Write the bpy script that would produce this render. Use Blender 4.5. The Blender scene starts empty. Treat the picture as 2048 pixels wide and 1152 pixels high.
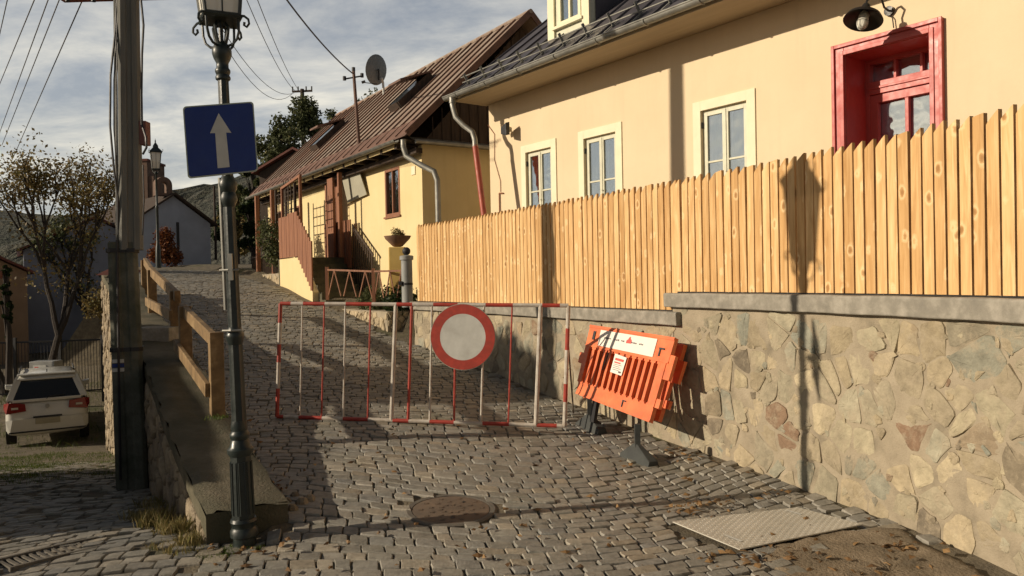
import bpy, math, random
import numpy as np
from mathutils import Vector, Matrix
random.seed(7); np.random.seed(7)
S = bpy.context.scene
COL = S.collection
rad = math.radians

# ------------------------------------------------------------------ camera
cam_d = bpy.data.cameras.new("camera"); cam = bpy.data.objects.new("camera", cam_d); COL.objects.link(cam)
cam_d.lens = 1520/2048*36; cam_d.sensor_width = 36; cam_d.clip_end = 2000; cam_d.clip_start = .05
cam_rot = (Matrix.Rotation(rad(90-.68), 4, 'X') @ Matrix.Rotation(rad(-1.17), 4, 'Z'))
cam.matrix_world = Matrix.Translation((0, 0, 1.75)) @ cam_rot
S.camera = cam
# ------------------------------------------------------------------ sky and sun
SUN_EL = 20.5; SH = (.973, .2315)          # heading of the light on the ground
w = bpy.data.worlds.new("World"); S.world = w; w.use_nodes = True
nt = w.node_tree; N = nt.nodes; L = nt.links; N.clear()
sky = N.new('ShaderNodeTexSky'); sky.sky_type = 'NISHITA'; sky.sun_disc = False
sky.sun_elevation = rad(SUN_EL); sky.sun_rotation = math.atan2(-SH[0], -SH[1]); sky.air_density = 1.0; sky.dust_density = 2.5
tc = N.new('ShaderNodeTexCoord'); sep = N.new('ShaderNodeSeparateXYZ'); L.new(tc.outputs['Generated'], sep.inputs[0])
def mth(op, a, b=None, clamp=False):
    n = N.new('ShaderNodeMath'); n.operation = op; n.use_clamp = clamp
    for i, q in enumerate((a, b)):
        if q is None: continue
        if isinstance(q, (int, float)): n.inputs[i].default_value = q
        else: L.new(q, n.inputs[i])
    return n.outputs[0]
zz = mth('ADD', mth('MAXIMUM', sep.outputs[2], 0.0), .22)
cu = N.new('ShaderNodeCombineXYZ'); L.new(mth('DIVIDE', sep.outputs[0], zz), cu.inputs[0]); L.new(mth('DIVIDE', sep.outputs[1], zz), cu.inputs[1])
def wnoise(scale, detail, dist, rough=.55, sx=1, sy=1):
    mp = N.new('ShaderNodeMapping'); L.new(cu.outputs[0], mp.inputs[0]); mp.inputs['Scale'].default_value = (sx, sy, 1); mp.inputs['Rotation'].default_value = (0, 0, .25)
    n = N.new('ShaderNodeTexNoise'); L.new(mp.outputs[0], n.inputs['Vector']); n.inputs['Scale'].default_value = scale; n.inputs['Detail'].default_value = detail
    n.inputs['Distortion'].default_value = dist; n.inputs['Roughness'].default_value = rough; return n.outputs[0]
n1 = wnoise(2.6, 7, .25, .62, .8, 1.25); n2 = wnoise(.5, 3, .2, .5, 1, 1.3)
cov = mth('ADD', mth('MULTIPLY', n1, .8), mth('MULTIPLY', n2, .5))
rp = N.new('ShaderNodeValToRGB'); L.new(cov, rp.inputs[0])
rp.color_ramp.elements[0].position = .5; rp.color_ramp.elements[0].color = (.62, .62, .62, 1)
rp.color_ramp.elements[1].position = .82; rp.color_ramp.elements[1].color = (1, 1, 1, 1)
bg1 = N.new('ShaderNodeBackground'); bg1.inputs[1].default_value = .05; L.new(sky.outputs[0], bg1.inputs[0])
cr = N.new('ShaderNodeValToRGB'); L.new(n1, cr.inputs[0])
cr.color_ramp.elements[0].position = .36; cr.color_ramp.elements[0].color = (.28, .30, .325, 1)
cr.color_ramp.elements[1].position = .68; cr.color_ramp.elements[1].color = (.52, .49, .42, 1)
bg2 = N.new('ShaderNodeBackground'); bg2.inputs[1].default_value = 1.88; L.new(cr.outputs[0], bg2.inputs[0])
el = N.new('ShaderNodeValToRGB'); L.new(sep.outputs[2], el.inputs[0])
el.color_ramp.elements[0].position = .0; el.color_ramp.elements[0].color = (.98,.95,.88,1); el.color_ramp.elements[1].position = .52; el.color_ramp.elements[1].color = (.14,.15,.17,1)
e2 = el.color_ramp.elements.new(.16); e2.color = (.92,.92,.90,1); e3 = el.color_ramp.elements.new(.34); e3.color = (.70,.72,.76,1)
mc = N.new('ShaderNodeMix'); mc.data_type = 'RGBA'; mc.blend_type = 'MULTIPLY'; mc.inputs[0].default_value = 1; L.new(cr.outputs[0], mc.inputs[6]); L.new(el.outputs[0], mc.inputs[7]); 
az = N.new('ShaderNodeValToRGB'); L.new(mth('ADD', mth('MULTIPLY', sep.outputs[1], .5), .5), az.inputs[0]); az.color_ramp.elements[0].position = .25; az.color_ramp.elements[0].color = (.45,.45,.47,1); az.color_ramp.elements[1].position = .68; az.color_ramp.elements[1].color = (1,1,1,1)
md = N.new('ShaderNodeMix'); md.data_type = 'RGBA'; md.blend_type = 'MULTIPLY'; md.inputs[0].default_value = 1; L.new(mc.outputs[2], md.inputs[6]); L.new(az.outputs[0], md.inputs[7]); L.new(md.outputs[2], bg2.inputs[0])
ms = N.new('ShaderNodeMixShader'); L.new(rp.outputs[0], ms.inputs[0]); L.new(bg1.outputs[0], ms.inputs[1]); L.new(bg2.outputs[0], ms.inputs[2])
wo = N.new('ShaderNodeOutputWorld'); L.new(ms.outputs[0], wo.inputs[0])
sd = bpy.data.lights.new("sun", 'SUN'); sd.energy = 4.2; sd.angle = rad(.55); sd.color = (1, .85, .65)
so = bpy.data.objects.new("sun", sd); COL.objects.link(so); so.location = (-30, -8, 20)
so.rotation_euler = Vector((SH[0]*math.cos(rad(SUN_EL)), SH[1]*math.cos(rad(SUN_EL)), -math.sin(rad(SUN_EL)))).to_track_quat('-Z', 'Y').to_euler()
S.view_settings.view_transform = 'Standard'; S.view_settings.look = 'None'; S.view_settings.exposure = .15; S.view_settings.gamma = 1
S.cycles.max_bounces = 6; S.cycles.transparent_max_bounces = 12

# ------------------------------------------------------------------ survey helpers: a sight line from the viewpoint met with a depth or a real plane
CAMR = np.array(cam_rot.to_3x3()); CP = np.array([0, 0, 1.75])
def ray(px, py): return CAMR @ np.array([(px-1024)/1520, -(py-576)/1520, -1])
def P(px, py, Y):
    d = ray(px, py); return CP + d*(Y/d[1])
def PZ(px, py, z):
    d = ray(px, py); return CP + d*((z-1.75)/d[2])

# ------------------------------------------------------------------ mesh helpers
class MB:
    def __init__(s): s.v = []; s.f = []; s.m = []
    def add(s, vs, fs, mi=0):
        o = len(s.v); s.v += [tuple(map(float, p)) for p in vs]
        for f in fs: s.f.append([i+o for i in f]); s.m.append(mi)
        return s
    def box(s, x0, x1, y0, y1, z0, z1, mi=0):
        return s.add([(x0,y0,z0),(x1,y0,z0),(x1,y1,z0),(x0,y1,z0),(x0,y0,z1),(x1,y0,z1),(x1,y1,z1),(x0,y1,z1)],
                     [(0,3,2,1),(4,5,6,7),(0,1,5,4),(1,2,6,5),(2,3,7,6),(3,0,4,7)], mi)
    def beam(s, p, q, wd, h, up=(0,0,1), mi=0):
        p = Vector(p); q = Vector(q); d = (q-p).normalized(); sd_ = d.cross(Vector(up)).normalized(); u = sd_.cross(d)
        vs = []
        for c in (p, q):
            for a, b in ((-1,-1),(1,-1),(1,1),(-1,1)): vs.append(c+sd_*a*wd/2+u*b*h/2)
        return s.add(vs, [(0,1,2,3),(7,6,5,4),(0,4,5,1),(1,5,6,2),(2,6,7,3),(3,7,4,0)], mi)
    def tube(s, pts, r, n=8, mi=0, caps=True):
        pts = [Vector(p) for p in pts]; k = len(pts); rs = r if isinstance(r, (list, tuple)) else [r]*k
        ref = None; vs = []
        for i, p in enumerate(pts):
            d = ((pts[min(i+1,k-1)]-p).normalized()+(p-pts[max(i-1,0)]).normalized())
            d = d.normalized() if d.length > 1e-6 else Vector((0,0,1))
            if ref is None: ref = d.orthogonal().normalized()
            ref = (ref-d*ref.dot(d)).normalized(); b = d.cross(ref)
            for j in range(n):
                a = 2*math.pi*j/n; vs.append(p+(ref*math.cos(a)+b*math.sin(a))*rs[i])
        fs = [(i*n+j, i*n+(j+1)%n, (i+1)*n+(j+1)%n, (i+1)*n+j) for i in range(k-1) for j in range(n)]
        if caps: fs += [tuple(range(n))[::-1], tuple((k-1)*n+j for j in range(n))]
        return s.add(vs, fs, mi)
    def lathe(s, prof, n=16, c=(0,0), mi=0, sq=0):
        vs = []
        for r, z in prof:
            for j in range(n):
                a = 2*math.pi*(j+sq)/n; vs.append((c[0]+r*math.cos(a), c[1]+r*math.sin(a), z))
        k = len(prof)
        fs = [(i*n+j, i*n+(j+1)%n, (i+1)*n+(j+1)%n, (i+1)*n+j) for i in range(k-1) for j in range(n)]
        fs += [tuple(range(n))[::-1], tuple((k-1)*n+j for j in range(n))]
        return s.add(vs, fs, mi)
    def prism(s, poly, fn, d0, d1, mi=0):
        n = len(poly); vs = [fn(a, b, d0) for a, b in poly]+[fn(a, b, d1) for a, b in poly]
        return s.add(vs, [tuple(range(n)), tuple(range(2*n-1, n-1, -1))]+[(i, i+n, (i+1)%n+n, (i+1)%n) for i in range(n)], mi)
    def build(s, name, mats, parent=None, smooth=False, bevel=0, loc=None, fixn=True):
        me = bpy.data.meshes.new(name); me.from_pydata(s.v, [], s.f)
        if not isinstance(mats, (list, tuple)): mats = [mats]
        for m in mats: me.materials.append(m)
        if len(mats) > 1: me.polygons.foreach_set('material_index', s.m)
        if fixn:
            import bmesh
            b = bmesh.new(); b.from_mesh(me); bmesh.ops.recalc_face_normals(b, faces=b.faces); b.to_mesh(me); b.free()
        if smooth:
            me.polygons.foreach_set('use_smooth', [True]*len(me.polygons))
            if smooth != 'all':
                me.set_sharp_from_angle(angle=rad(38))
        me.update()
        o = bpy.data.objects.new(name, me); COL.objects.link(o)
        if parent: o.parent = parent
        if loc is not None: o.location = loc
        if bevel:
            bm_ = o.modifiers.new('bevel', 'BEVEL'); bm_.width = bevel; bm_.segments = 2; bm_.limit_method = 'ANGLE'
        return o
def tag(o, label=None, cat=None, group=None, kind=None):
    if label: o['label'] = label
    if cat: o['category'] = cat
    if group: o['group'] = group
    if kind: o['kind'] = kind
    return o
def thing(name, label, cat, loc=(0,0,0), rz=0, group=None):
    o = bpy.data.objects.new(name, None); COL.objects.link(o); o.location = loc; o.rotation_euler = (0,0,rz); o.empty_display_size = .2
    return tag(o, label, cat, group)
def struct(o): o['kind'] = 'structure'; return o

# ------------------------------------------------------------------ materials
def newmat(name):
    m = bpy.data.materials.new(name); m.use_nodes = True; nt = m.node_tree; nt.nodes.clear()
    out = nt.nodes.new('ShaderNodeOutputMaterial'); b = nt.nodes.new('ShaderNodeBsdfPrincipled'); nt.links.new(b.outputs[0], out.inputs[0])
    return m, nt, b
class G:
    def __init__(s, nt): s.nt = nt
    def n(s, t, **k):
        x = s.nt.nodes.new(t)
        for a, b in k.items(): setattr(x, a, b)
        return x
    def l(s, a, b): s.nt.links.new(a, b)
    def coord(s, kind='Object', scale=(1,1,1), rnd=False):
        t = s.n('ShaderNodeTexCoord'); mp = s.n('ShaderNodeMapping'); s.l(t.outputs[kind], mp.inputs[0]); mp.inputs['Scale'].default_value = scale
        if rnd:
            oi = s.n('ShaderNodeObjectInfo'); vm = s.n('ShaderNodeVectorMath', operation='SCALE'); s.l(oi.outputs['Random'], vm.inputs['Scale'])
            vm.inputs[0].default_value = (37, 51, 73); s.l(vm.outputs[0], mp.inputs['Location'])
        return mp.outputs[0]
    def noise(s, vec, scale, detail=5, rough=.6, dist=0):
        x = s.n('ShaderNodeTexNoise'); s.l(vec, x.inputs['Vector']); x.inputs['Scale'].default_value = scale; x.inputs['Detail'].default_value = detail
        x.inputs['Roughness'].default_value = rough; x.inputs['Distortion'].default_value = dist; return x.outputs[0]
    def ramp(s, fac, stops):
        x = s.n('ShaderNodeValToRGB'); s.l(fac, x.inputs[0]); e = x.color_ramp.elements
        while len(e) < len(stops): e.new(.5)
        for i, (p, c) in enumerate(stops): e[i].position = p; e[i].color = (*c, 1) if len(c) == 3 else c
        return x.outputs[0]
    def mix(s, f, a, b, mode='MIX'):
        x = s.n('ShaderNodeMix', data_type='RGBA', blend_type=mode)
        for i, q in ((0, f), (6, a), (7, b)):
            if isinstance(q, (int, float)): x.inputs[i].default_value = q
            elif isinstance(q, tuple): x.inputs[i].default_value = (*q, 1)
            else: s.l(q, x.inputs[i])
        return x.outputs[2]
    def math(s, op, a, b=0, clamp=False):
        x = s.n('ShaderNodeMath', operation=op, use_clamp=clamp)
        for i, q in enumerate((a, b)):
            if isinstance(q, (int, float)): x.inputs[i].default_value = q
            else: s.l(q, x.inputs[i])
        return x.outputs[0]
    def bump(s, h, strength=.3, dist=.01, bsdf=None):
        x = s.n('ShaderNodeBump'); x.inputs['Strength'].default_value = strength; x.inputs['Distance'].default_value = dist; s.l(h, x.inputs['Height'])
        if bsdf: s.l(x.outputs[0], bsdf.inputs['Normal'])
        return x.outputs[0]
def mat(name, c, c2=None, rough=.7, scale=3, metal=0, bump=.2, bscale=60, bdist=.004, stretch=(1,1,1), lo=.35, hi=.68, spec=.5, detail=6, c3=None):
    m, nt, b = newmat(name); g = G(nt); v = g.coord('Object', stretch)
    if c2 is None: c2 = tuple(x*.82 for x in c)
    st = [(lo, c2), (hi, c)]
    if c3: st = [(lo, c3), ((lo+hi)/2-.02, c2), (hi, c)]
    g.l(g.ramp(g.noise(v, scale, detail), st), b.inputs['Base Color'])
    rr = g.ramp(g.noise(v, scale*2.3, 4), [(.3, (max(rough-.12, .03),)*3), (.7, (min(rough+.1, 1),)*3)]); g.l(rr, b.inputs['Roughness'])
    b.inputs['Metallic'].default_value = metal; b.inputs['Specular IOR Level'].default_value = spec
    if bump: g.bump(g.noise(v, bscale, 4), bump, bdist, b)
    return m
M = {}
M['wall1'] = mat('ochre_render', (.75,.60,.395), (.665,.525,.335), .9, .9, bump=.35, bscale=140, bdist=.003, spec=.2)
M['wall2'] = mat('yellow_render', (.78,.62,.33), (.69,.53,.26), .9, 1.3, bump=.35, bscale=90, bdist=.004, spec=.2)
def plaster(name, c, c2, dirt):
    m, nt, b = newmat(name); g = G(nt); v = g.coord('Object')
    k = g.ramp(g.noise(v, .8, 7, .6), [(.33, c2), (.66, c)])
    st = g.ramp(g.noise(g.coord('Object', (5,5,.35)), 1.6, 6, .6), [(.52, (0,0,0)), (.76, (.24,.24,.24))]); k = g.mix(st, k, dirt)
    pt = g.ramp(g.noise(v, 2.7, 9, .75, .6), [(.56, (0,0,0)), (.60, (.14,.14,.14)), (.66, (.10,.10,.10))]); k = g.mix(pt, k, c2)
    g.l(k, b.inputs['Base Color']); b.inputs['Roughness'].default_value = .92; b.inputs['Specular IOR Level'].default_value = .15
    n2_ = g.bump(g.noise(v, 3.5, 4), .25, .02); x = g.n('ShaderNodeBump'); x.inputs['Strength'].default_value = .4; x.inputs['Distance'].default_value = .003; g.l(g.noise(v, 130, 5), x.inputs['Height']); g.l(n2_, x.inputs['Normal']); g.l(x.outputs[0], b.inputs['Normal']); return m
M['wall1'] = plaster('ochre_render', (.75,.615,.42), (.69,.56,.375), (.58,.46,.31))
M['wall2'] = plaster('yellow_render', (.78,.64,.37), (.70,.56,.30), (.56,.43,.23))
M['surround'] = mat('cream_paint', (.82,.76,.55), (.76,.70,.50), .75, 4, bump=.1)
M['cream_wood'] = mat('cream_window_paint', (.66,.65,.50), (.56,.55,.42), .5, 8, bump=.05)
M['red'] = mat('red_door_paint', (.50,.085,.07), (.43,.065,.055), .45, 5, bump=.06)
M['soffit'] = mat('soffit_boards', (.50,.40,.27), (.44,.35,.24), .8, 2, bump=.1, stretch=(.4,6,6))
M['zinc'] = mat('galvanised_zinc', (.36,.355,.32), (.24,.235,.21), .5, 6, metal=.5, bump=.05)
M['darkroof'] = mat('dark_sheet_roof', (.13,.12,.13), (.08,.074,.085), .42, 2, metal=.3, bump=.1, bscale=8)
M['rust_pipe'] = mat('red_pipe', (.42,.085,.045), (.33,.06,.035), .5, 6, bump=.05)
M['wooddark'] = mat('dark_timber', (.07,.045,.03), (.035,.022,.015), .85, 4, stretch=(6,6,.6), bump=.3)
M['brownwood'] = mat('brown_stained_boards', (.30,.125,.06), (.20,.08,.04), .7, 3, stretch=(5,5,.5), bump=.25, bscale=30)
M['concrete'] = mat('coping_concrete', (.37,.34,.285), (.25,.23,.19), .9, 9, bump=.6, bscale=120, bdist=.004, detail=9, c3=(.20,.185,.155), lo=.28)
M['oldconcrete'] = mat('mossy_old_concrete', (.15,.128,.085), (.088,.08,.048), .95, 2.4, bump=.9, bscale=45, bdist=.012, detail=10, c3=(.065,.062,.035), lo=.3)
M['iron'] = mat('dark_green_cast_iron', (.020,.030,.028), (.010,.016,.015), .42, 8, metal=.0, bump=.25, bscale=50, spec=.5)
M['blackiron'] = mat('black_iron', (.02,.02,.02), (.01,.01,.01), .5, 8, bump=.1)
M['poleconc'] = mat('pole_grey_concrete', (.21,.205,.18), (.14,.14,.125), .85, 3, stretch=(6,6,.35), bump=.5, bscale=50, bdist=.006)
M['stub'] = mat('dark_footing_concrete', (.15,.15,.12), (.09,.095,.072), .95, 3.5, bump=.9, bscale=35, bdist=.012, c3=(.06,.068,.045), lo=.3)
M['cable'] = mat('black_cable', (.015,.015,.02), rough=.5, bump=0)
M['wire'] = mat('grey_wire', (.09,.085,.08), rough=.6, bump=0)
M['signblue'] = mat('blue_sign_sheet', (.006,.030,.20), (.005,.025,.17), .5, 6, bump=.03)
M['signgrey'] = mat('white_sign_sheet', (.62,.62,.58), (.50,.50,.47), .5, 6, bump=.02)
M['signback'] = mat('grey_sign_edge', (.42,.46,.38), rough=.5, metal=.4)
M['barred'] = mat('barrier_red_paint', (.44,.055,.035), (.34,.045,.03), .5, 12, bump=.1, c3=(.28,.05,.03), lo=.25)
M['barwhite'] = mat('barrier_white_paint', (.60,.56,.49), (.46,.41,.35), .5, 12, bump=.1, c3=(.35,.28,.2), lo=.22)
M['orange'] = mat('orange_plastic', (.86,.21,.065), (.72,.15,.045), .45, 5, bump=.08, c3=(.5,.12,.05), lo=.25)
M['rubber'] = mat('dark_recycled_rubber', (.06,.065,.06), (.035,.038,.038), .85, 6, bump=.4)
M['orangefoot'] = M['rubber']
M['paper'] = mat('white_paper', (.85,.80,.72), (.8,.74,.66), .8, 5, bump=.1)
M['pinkprint'] = mat('red_print', (.70,.12,.10), rough=.8, bump=0)
M['greyprint'] = mat('grey_print', (.12,.11,.12), rough=.8, bump=0)
M['plate'] = mat('chequer_plate_steel', (.60,.57,.50), (.50,.475,.41), .55, 3, metal=.25, bump=.05)
M['rustiron'] = mat('rusty_manhole_iron', (.20,.145,.10), (.13,.10,.075), .75, 5, metal=.2, bump=.6, bscale=60, bdist=.004)
M['castrim'] = mat('grey_cast_iron', (.17,.15,.12), (.10,.09,.075), .8, 7, bump=.5)
M['mortar'] = mat('tan_mortar', (.385,.325,.235), (.31,.26,.185), .95, 5, bump=.9, bscale=70, bdist=.008, detail=9, c3=(.20,.17,.12), lo=.27)
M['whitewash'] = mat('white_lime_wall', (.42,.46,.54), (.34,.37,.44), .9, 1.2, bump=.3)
M['bluewall'] = mat('blue_grey_wall', (.34,.36,.44), (.26,.28,.34), .9, .8, bump=.3)
M['redtile'] = mat('red_roof_tile', (.17,.05,.035), (.10,.035,.025), .8, 3, bump=.4, bscale=14)
M['brick'] = mat('brown_brick', (.19,.12,.085), (.13,.08,.06), .9, 4, bump=.4)
M['tan'] = mat('tan_wall', (.33,.22,.14), (.24,.16,.10), .9, 1, bump=.2)
M['carpaint'] = mat('white_car_paint', (.60,.59,.54), (.55,.54,.49), .22, 2, bump=0, spec=.6)
M['carglass'] = mat('dark_car_glass', (.012,.014,.015), rough=.16, bump=0, spec=.6)
M['tyre'] = mat('tyre_rubber', (.02,.02,.02), rough=.85)
M['alloy'] = mat('wheel_alloy', (.35,.35,.36), rough=.35, metal=.8)
M['lightred'] = mat('red_lamp_lens', (.22,.018,.014), (.17,.012,.01), .15, 20, bump=0)
M['lightclear'] = mat('clear_lamp_lens', (.55,.5,.42), rough=.15, bump=0)
M['plateyel'] = mat('number_plate', (.34,.31,.22), rough=.5, bump=0)
M['trim'] = mat('black_trim', (.02,.02,.022), rough=.6, bump=0)
M['trunk'] = mat('tree_bark', (.055,.042,.032), (.03,.024,.02), .95, 8, stretch=(3,3,.6), bump=.8, bscale=20, bdist=.02)
M['moss'] = mat('moss', (.09,.12,.02), (.05,.07,.015), .95, 8, bump=.8)
M['terracotta'] = mat('planter_terracotta', (.26,.15,.09), (.18,.10,.06), .85, 8)
M['yellowpil'] = mat('yellow_pillar_render', (.62,.44,.14), (.5,.35,.11), .9, 4)
M['dishgrey'] = mat('dish_grey', (.21,.22,.215), (.17,.18,.18), .6, 3, bump=0)
M['galv'] = mat('bare_galvanised_tube', (.38,.38,.36), (.28,.28,.27), .5, 6, metal=.5)
M['curtain'] = mat('white_curtain', (.6,.6,.62), rough=.9, bump=0)
M['dirt'] = mat('sandy_dirt', (.30,.235,.16), (.20,.155,.10), .98, 4, bump=1, bscale=50, bdist=.015, detail=10, c3=(.13,.105,.07), lo=.28)
M['hill'] = mat('wooded_hill', (.095,.088,.066), (.06,.065,.05), .98, .18, bump=1, bscale=1.2, bdist=1.5, detail=10, c3=(.045,.052,.042), lo=.3)  # tones lightened so the colour itself suggests distance haze
def glassmat():
    m, nt, b = newmat('window_glass'); g = G(nt); out = [n for n in nt.nodes if n.type == 'OUTPUT_MATERIAL'][0]; nt.nodes.remove(b)
    gl_ = g.n('ShaderNodeBsdfGlossy'); gl_.inputs['Roughness'].default_value = .03; gl_.inputs['Color'].default_value = (.86,.93,1,1)
    bp_ = g.bump(g.noise(g.coord(), 2.6, 2), .22, .05); g.l(bp_, gl_.inputs['Normal']); t_ = g.n('ShaderNodeBsdfTransparent'); t_.inputs[0].default_value = (.8,.85,.85,1)
    mx = g.n('ShaderNodeMixShader'); mx.inputs[0].default_value = .42; g.l(t_.outputs[0], mx.inputs[1]); g.l(gl_.outputs[0], mx.inputs[2]); g.l(mx.outputs[0], out.inputs[0]); return m
M['glass'] = glassmat()
def lanternglass():
    m, nt, b = newmat('lantern_glass'); g = G(nt)
    b.inputs['Base Color'].default_value = (.75,.72,.62,1); b.inputs['Roughness'].default_value = .35; b.inputs['Alpha'].default_value = .8
    return m
M['lglass'] = lanternglass()
def woodpicket():
    m, nt, b = newmat('pine_pickets'); g = G(nt)
    v = g.coord('Object', (1,1,1), rnd=True); vs = g.coord('Object', (16,16,1.3), rnd=True)
    grain = g.noise(vs, 1.8, 6, .6, .6)
    base = g.ramp(grain, [(.30, (.55,.325,.135)), (.5, (.71,.46,.21)), (.7, (.83,.595,.315))])
    oi = g.n('ShaderNodeObjectInfo'); tint = g.ramp(oi.outputs['Random'], [(0, (.74,.66,.56)), (.5, (.96,.93,.9)), (1, (1,1,1))])
    c = g.mix(1.0, base, tint, 'MULTIPLY')
    kv = g.coord('Object', (7.5,7.5,4.6), rnd=True)
    vo = g.n('ShaderNodeTexVoronoi'); g.l(kv, vo.inputs['Vector']); vo.inputs['Scale'].default_value = 1.0; vo.inputs['Randomness'].default_value = 1
    d = vo.outputs['Distance']
    dd = g.math('ADD', d, g.math('MULTIPLY', g.noise(v, 26, 4), .22))
    knot = g.ramp(dd, [(.16, (1,1,1)), (.22, (.6,.6,.6)), (.26, (0,0,0))])
    ring = g.ramp(dd, [(.24, (0,0,0)), (.30, (1,1,1)), (.40, (0,0,0))])
    c = g.mix(g.math('MULTIPLY', ring, .5), c, (.92,.72,.42)); c = g.mix(g.math('MULTIPLY', knot, .9), c, (.34,.17,.06))
    g.l(c, b.inputs['Base Color']); b.inputs['Roughness'].default_value = .62; b.inputs['Specular IOR Level'].default_value = .25
    g.bump(g.math('ADD', grain, g.math('MULTIPLY', dd, -.4)), .35, .004, b); return m
M['picket'] = woodpicket()
def railwood():
    m, nt, b = newmat('weathered_rail_wood'); g = G(nt); v = g.coord('Object', (14,14,14))
    c = g.ramp(g.noise(v, .5, 6, .6, .4), [(.3, (.11,.07,.03)), (.55, (.23,.145,.062)), (.75, (.36,.255,.125))]); g.l(c, b.inputs['Base Color'])
    b.inputs['Roughness'].default_value = .7; g.bump(g.noise(v, 3, 5), .4, .004, b); return m
M['rail'] = railwood()
def islandmat(name, stops, rough=.85, nscale=14, bump=.7, bdist=.006, mottle=.35, moss=None, bs=55, smear=None):
    m, nt, b = newmat(name); g = G(nt); v = g.coord('Object')
    ge = g.n('ShaderNodeNewGeometry'); c = g.ramp(ge.outputs['Random Per Island'], stops)
    mo = g.ramp(g.noise(v, nscale, 7, .65), [(.3, (.55,.55,.55)), (.7, (1.15,1.15,1.15))]); c = g.mix(mottle*2 if mottle < .5 else 1.0, c, mo, 'MULTIPLY')
    if smear: c = g.mix(1.0, c, g.ramp(g.noise(v, .9, 5), [(.3, (.80,.78,.74)), (.65, (1.08,1.06,1.02))]), 'MULTIPLY'); c = g.mix(g.ramp(g.noise(v, 6.5, 9, .75), [(.49, (0,0,0)), (.64, (.85,.85,.85))]), c, smear)
    if moss: 
        c = g.mix(g.ramp(g.noise(v, .8, 6, .6), [(.55, (0,0,0)), (.70, (.5,.5,.5))]), c, moss)
    g.l(c, b.inputs['Base Color']); b.inputs['Roughness'].default_value = rough; b.inputs['Specular IOR Level'].default_value = .3
    g.bump(g.noise(v, bs, 6), bump, bdist, b); return m
M['cobble'] = islandmat('cobble_stone', [(0,(.225,.21,.175)),(.2,(.31,.29,.245)),(.4,(.26,.25,.22)),(.6,(.355,.325,.27)),(.75,(.25,.245,.225)),(.9,(.40,.355,.28)),(1,(.29,.25,.19))], .62, 16, .8, .007, .4, moss=(.20,.19,.13))
M['rubble'] = islandmat('rubble_stone', [(0,(.37,.32,.23)),(.12,(.47,.395,.27)),(.22,(.285,.265,.21)),(.34,(.51,.44,.30)),(.44,(.28,.29,.245)),(.55,(.39,.33,.225)),(.64,(.205,.175,.135)),(.70,(.46,.39,.27)),(.80,(.31,.31,.255)),(.90,(.53,.46,.32)),(.955,(.24,.155,.105)),(.975,(.37,.32,.23)),(1,(.37,.32,.23))], .9, 9, 1, .014, .4, bs=26, smear=(.37,.31,.22))
M['rubblewall'] = islandmat('rough_rubble', [(0,(.30,.24,.16)),(.3,(.40,.33,.23)),(.6,(.24,.20,.15)),(1,(.46,.37,.25))], .95, 9, 1, .015, .4)
M['bedstone'] = islandmat('garden_bed_stone', [(0,(.42,.34,.22)),(.5,(.55,.45,.30)),(1,(.33,.27,.18))], .95, 9, 1, .012, .3)
def groundmat():
    m, nt, b = newmat('dirt_and_joint_sand'); g = G(nt); v = g.coord('Object')
    c = g.ramp(g.noise(v, 6, 9, .65), [(.3, (.085,.07,.05)), (.5, (.15,.125,.085)), (.72, (.23,.19,.125))])
    c = g.mix(g.ramp(g.noise(v, .7, 5), [(.55, (0,0,0)), (.68, (.7,.7,.7))]), c, (.07,.085,.025))
    g.l(c, b.inputs['Base Color']); b.inputs['Roughness'].default_value = .97; g.bump(g.noise(v, 50, 6), .9, .02, b); return m
M['ground'] = groundmat()
def lawnmat(): return mat('rough_lawn', (.10,.13,.03), (.05,.065,.02), .97, 1.5, bump=1, bscale=25, bdist=.04)
M['lawn'] = lawnmat()
def sheetroof():
    m, nt, b = newmat('rusty_sheet_roof'); g = G(nt); v = g.coord('Object', (1,.25,.25)); v2 = g.coord('Object', (2.2,.5,.5))
    c = g.ramp(g.noise(v2, 2.2, 8, .65), [(.30, (.235,.145,.105)), (.5, (.31,.24,.19)), (.68, (.39,.335,.28))])
    c = g.mix(g.ramp(g.noise(v, .8, 4), [(.56, (0,0,0)), (.70, (.55,.55,.55))]), c, (.32,.105,.045))
    g.l(c, b.inputs['Base Color']); b.inputs['Roughness'].default_value = .6; b.inputs['Metallic'].default_value = .15
    g.bump(g.noise(v2, 9, 5), .35, .015, b); return m
M['rustroof'] = sheetroof()
M['seam'] = mat('rusty_seam', (.19,.10,.07), (.12,.065,.045), .7, 3)
def leafmat(name, stops, trans=.25):
    m, nt, b = newmat(name); g = G(nt); ge = g.n('ShaderNodeNewGeometry'); g.l(g.ramp(ge.outputs['Random Per Island'], stops), b.inputs['Base Color'])
    b.inputs['Roughness'].default_value = .6; b.inputs['Specular IOR Level'].default_value = .25
    out = [n for n in nt.nodes if n.type == 'OUTPUT_MATERIAL'][0]; tr = g.n('ShaderNodeBsdfTranslucent'); mx = g.n('ShaderNodeMixShader'); mx.inputs[0].default_value = trans
    g.l(g.ramp(ge.outputs['Random Per Island'], stops), tr.inputs[0]); g.l(b.outputs[0], mx.inputs[1]); g.l(tr.outputs[0], mx.inputs[2]); g.l(mx.outputs[0], out.inputs[0]); return m
M['leaf_green'] = leafmat('green_leaves', [(0,(.05,.06,.025)),(.5,(.09,.105,.045)),(.9,(.13,.145,.06)),(1,(.20,.18,.08))])
M['leaf_autumn'] = leafmat('autumn_leaves', [(0,(.11,.08,.035)),(.3,(.19,.13,.05)),(.55,(.13,.125,.045)),(.8,(.24,.17,.06)),(1,(.36,.30,.12))])
M['leaf_russet'] = leafmat('russet_leaves', [(0,(.07,.025,.012)),(.5,(.17,.05,.02)),(1,(.24,.10,.03))])
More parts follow.
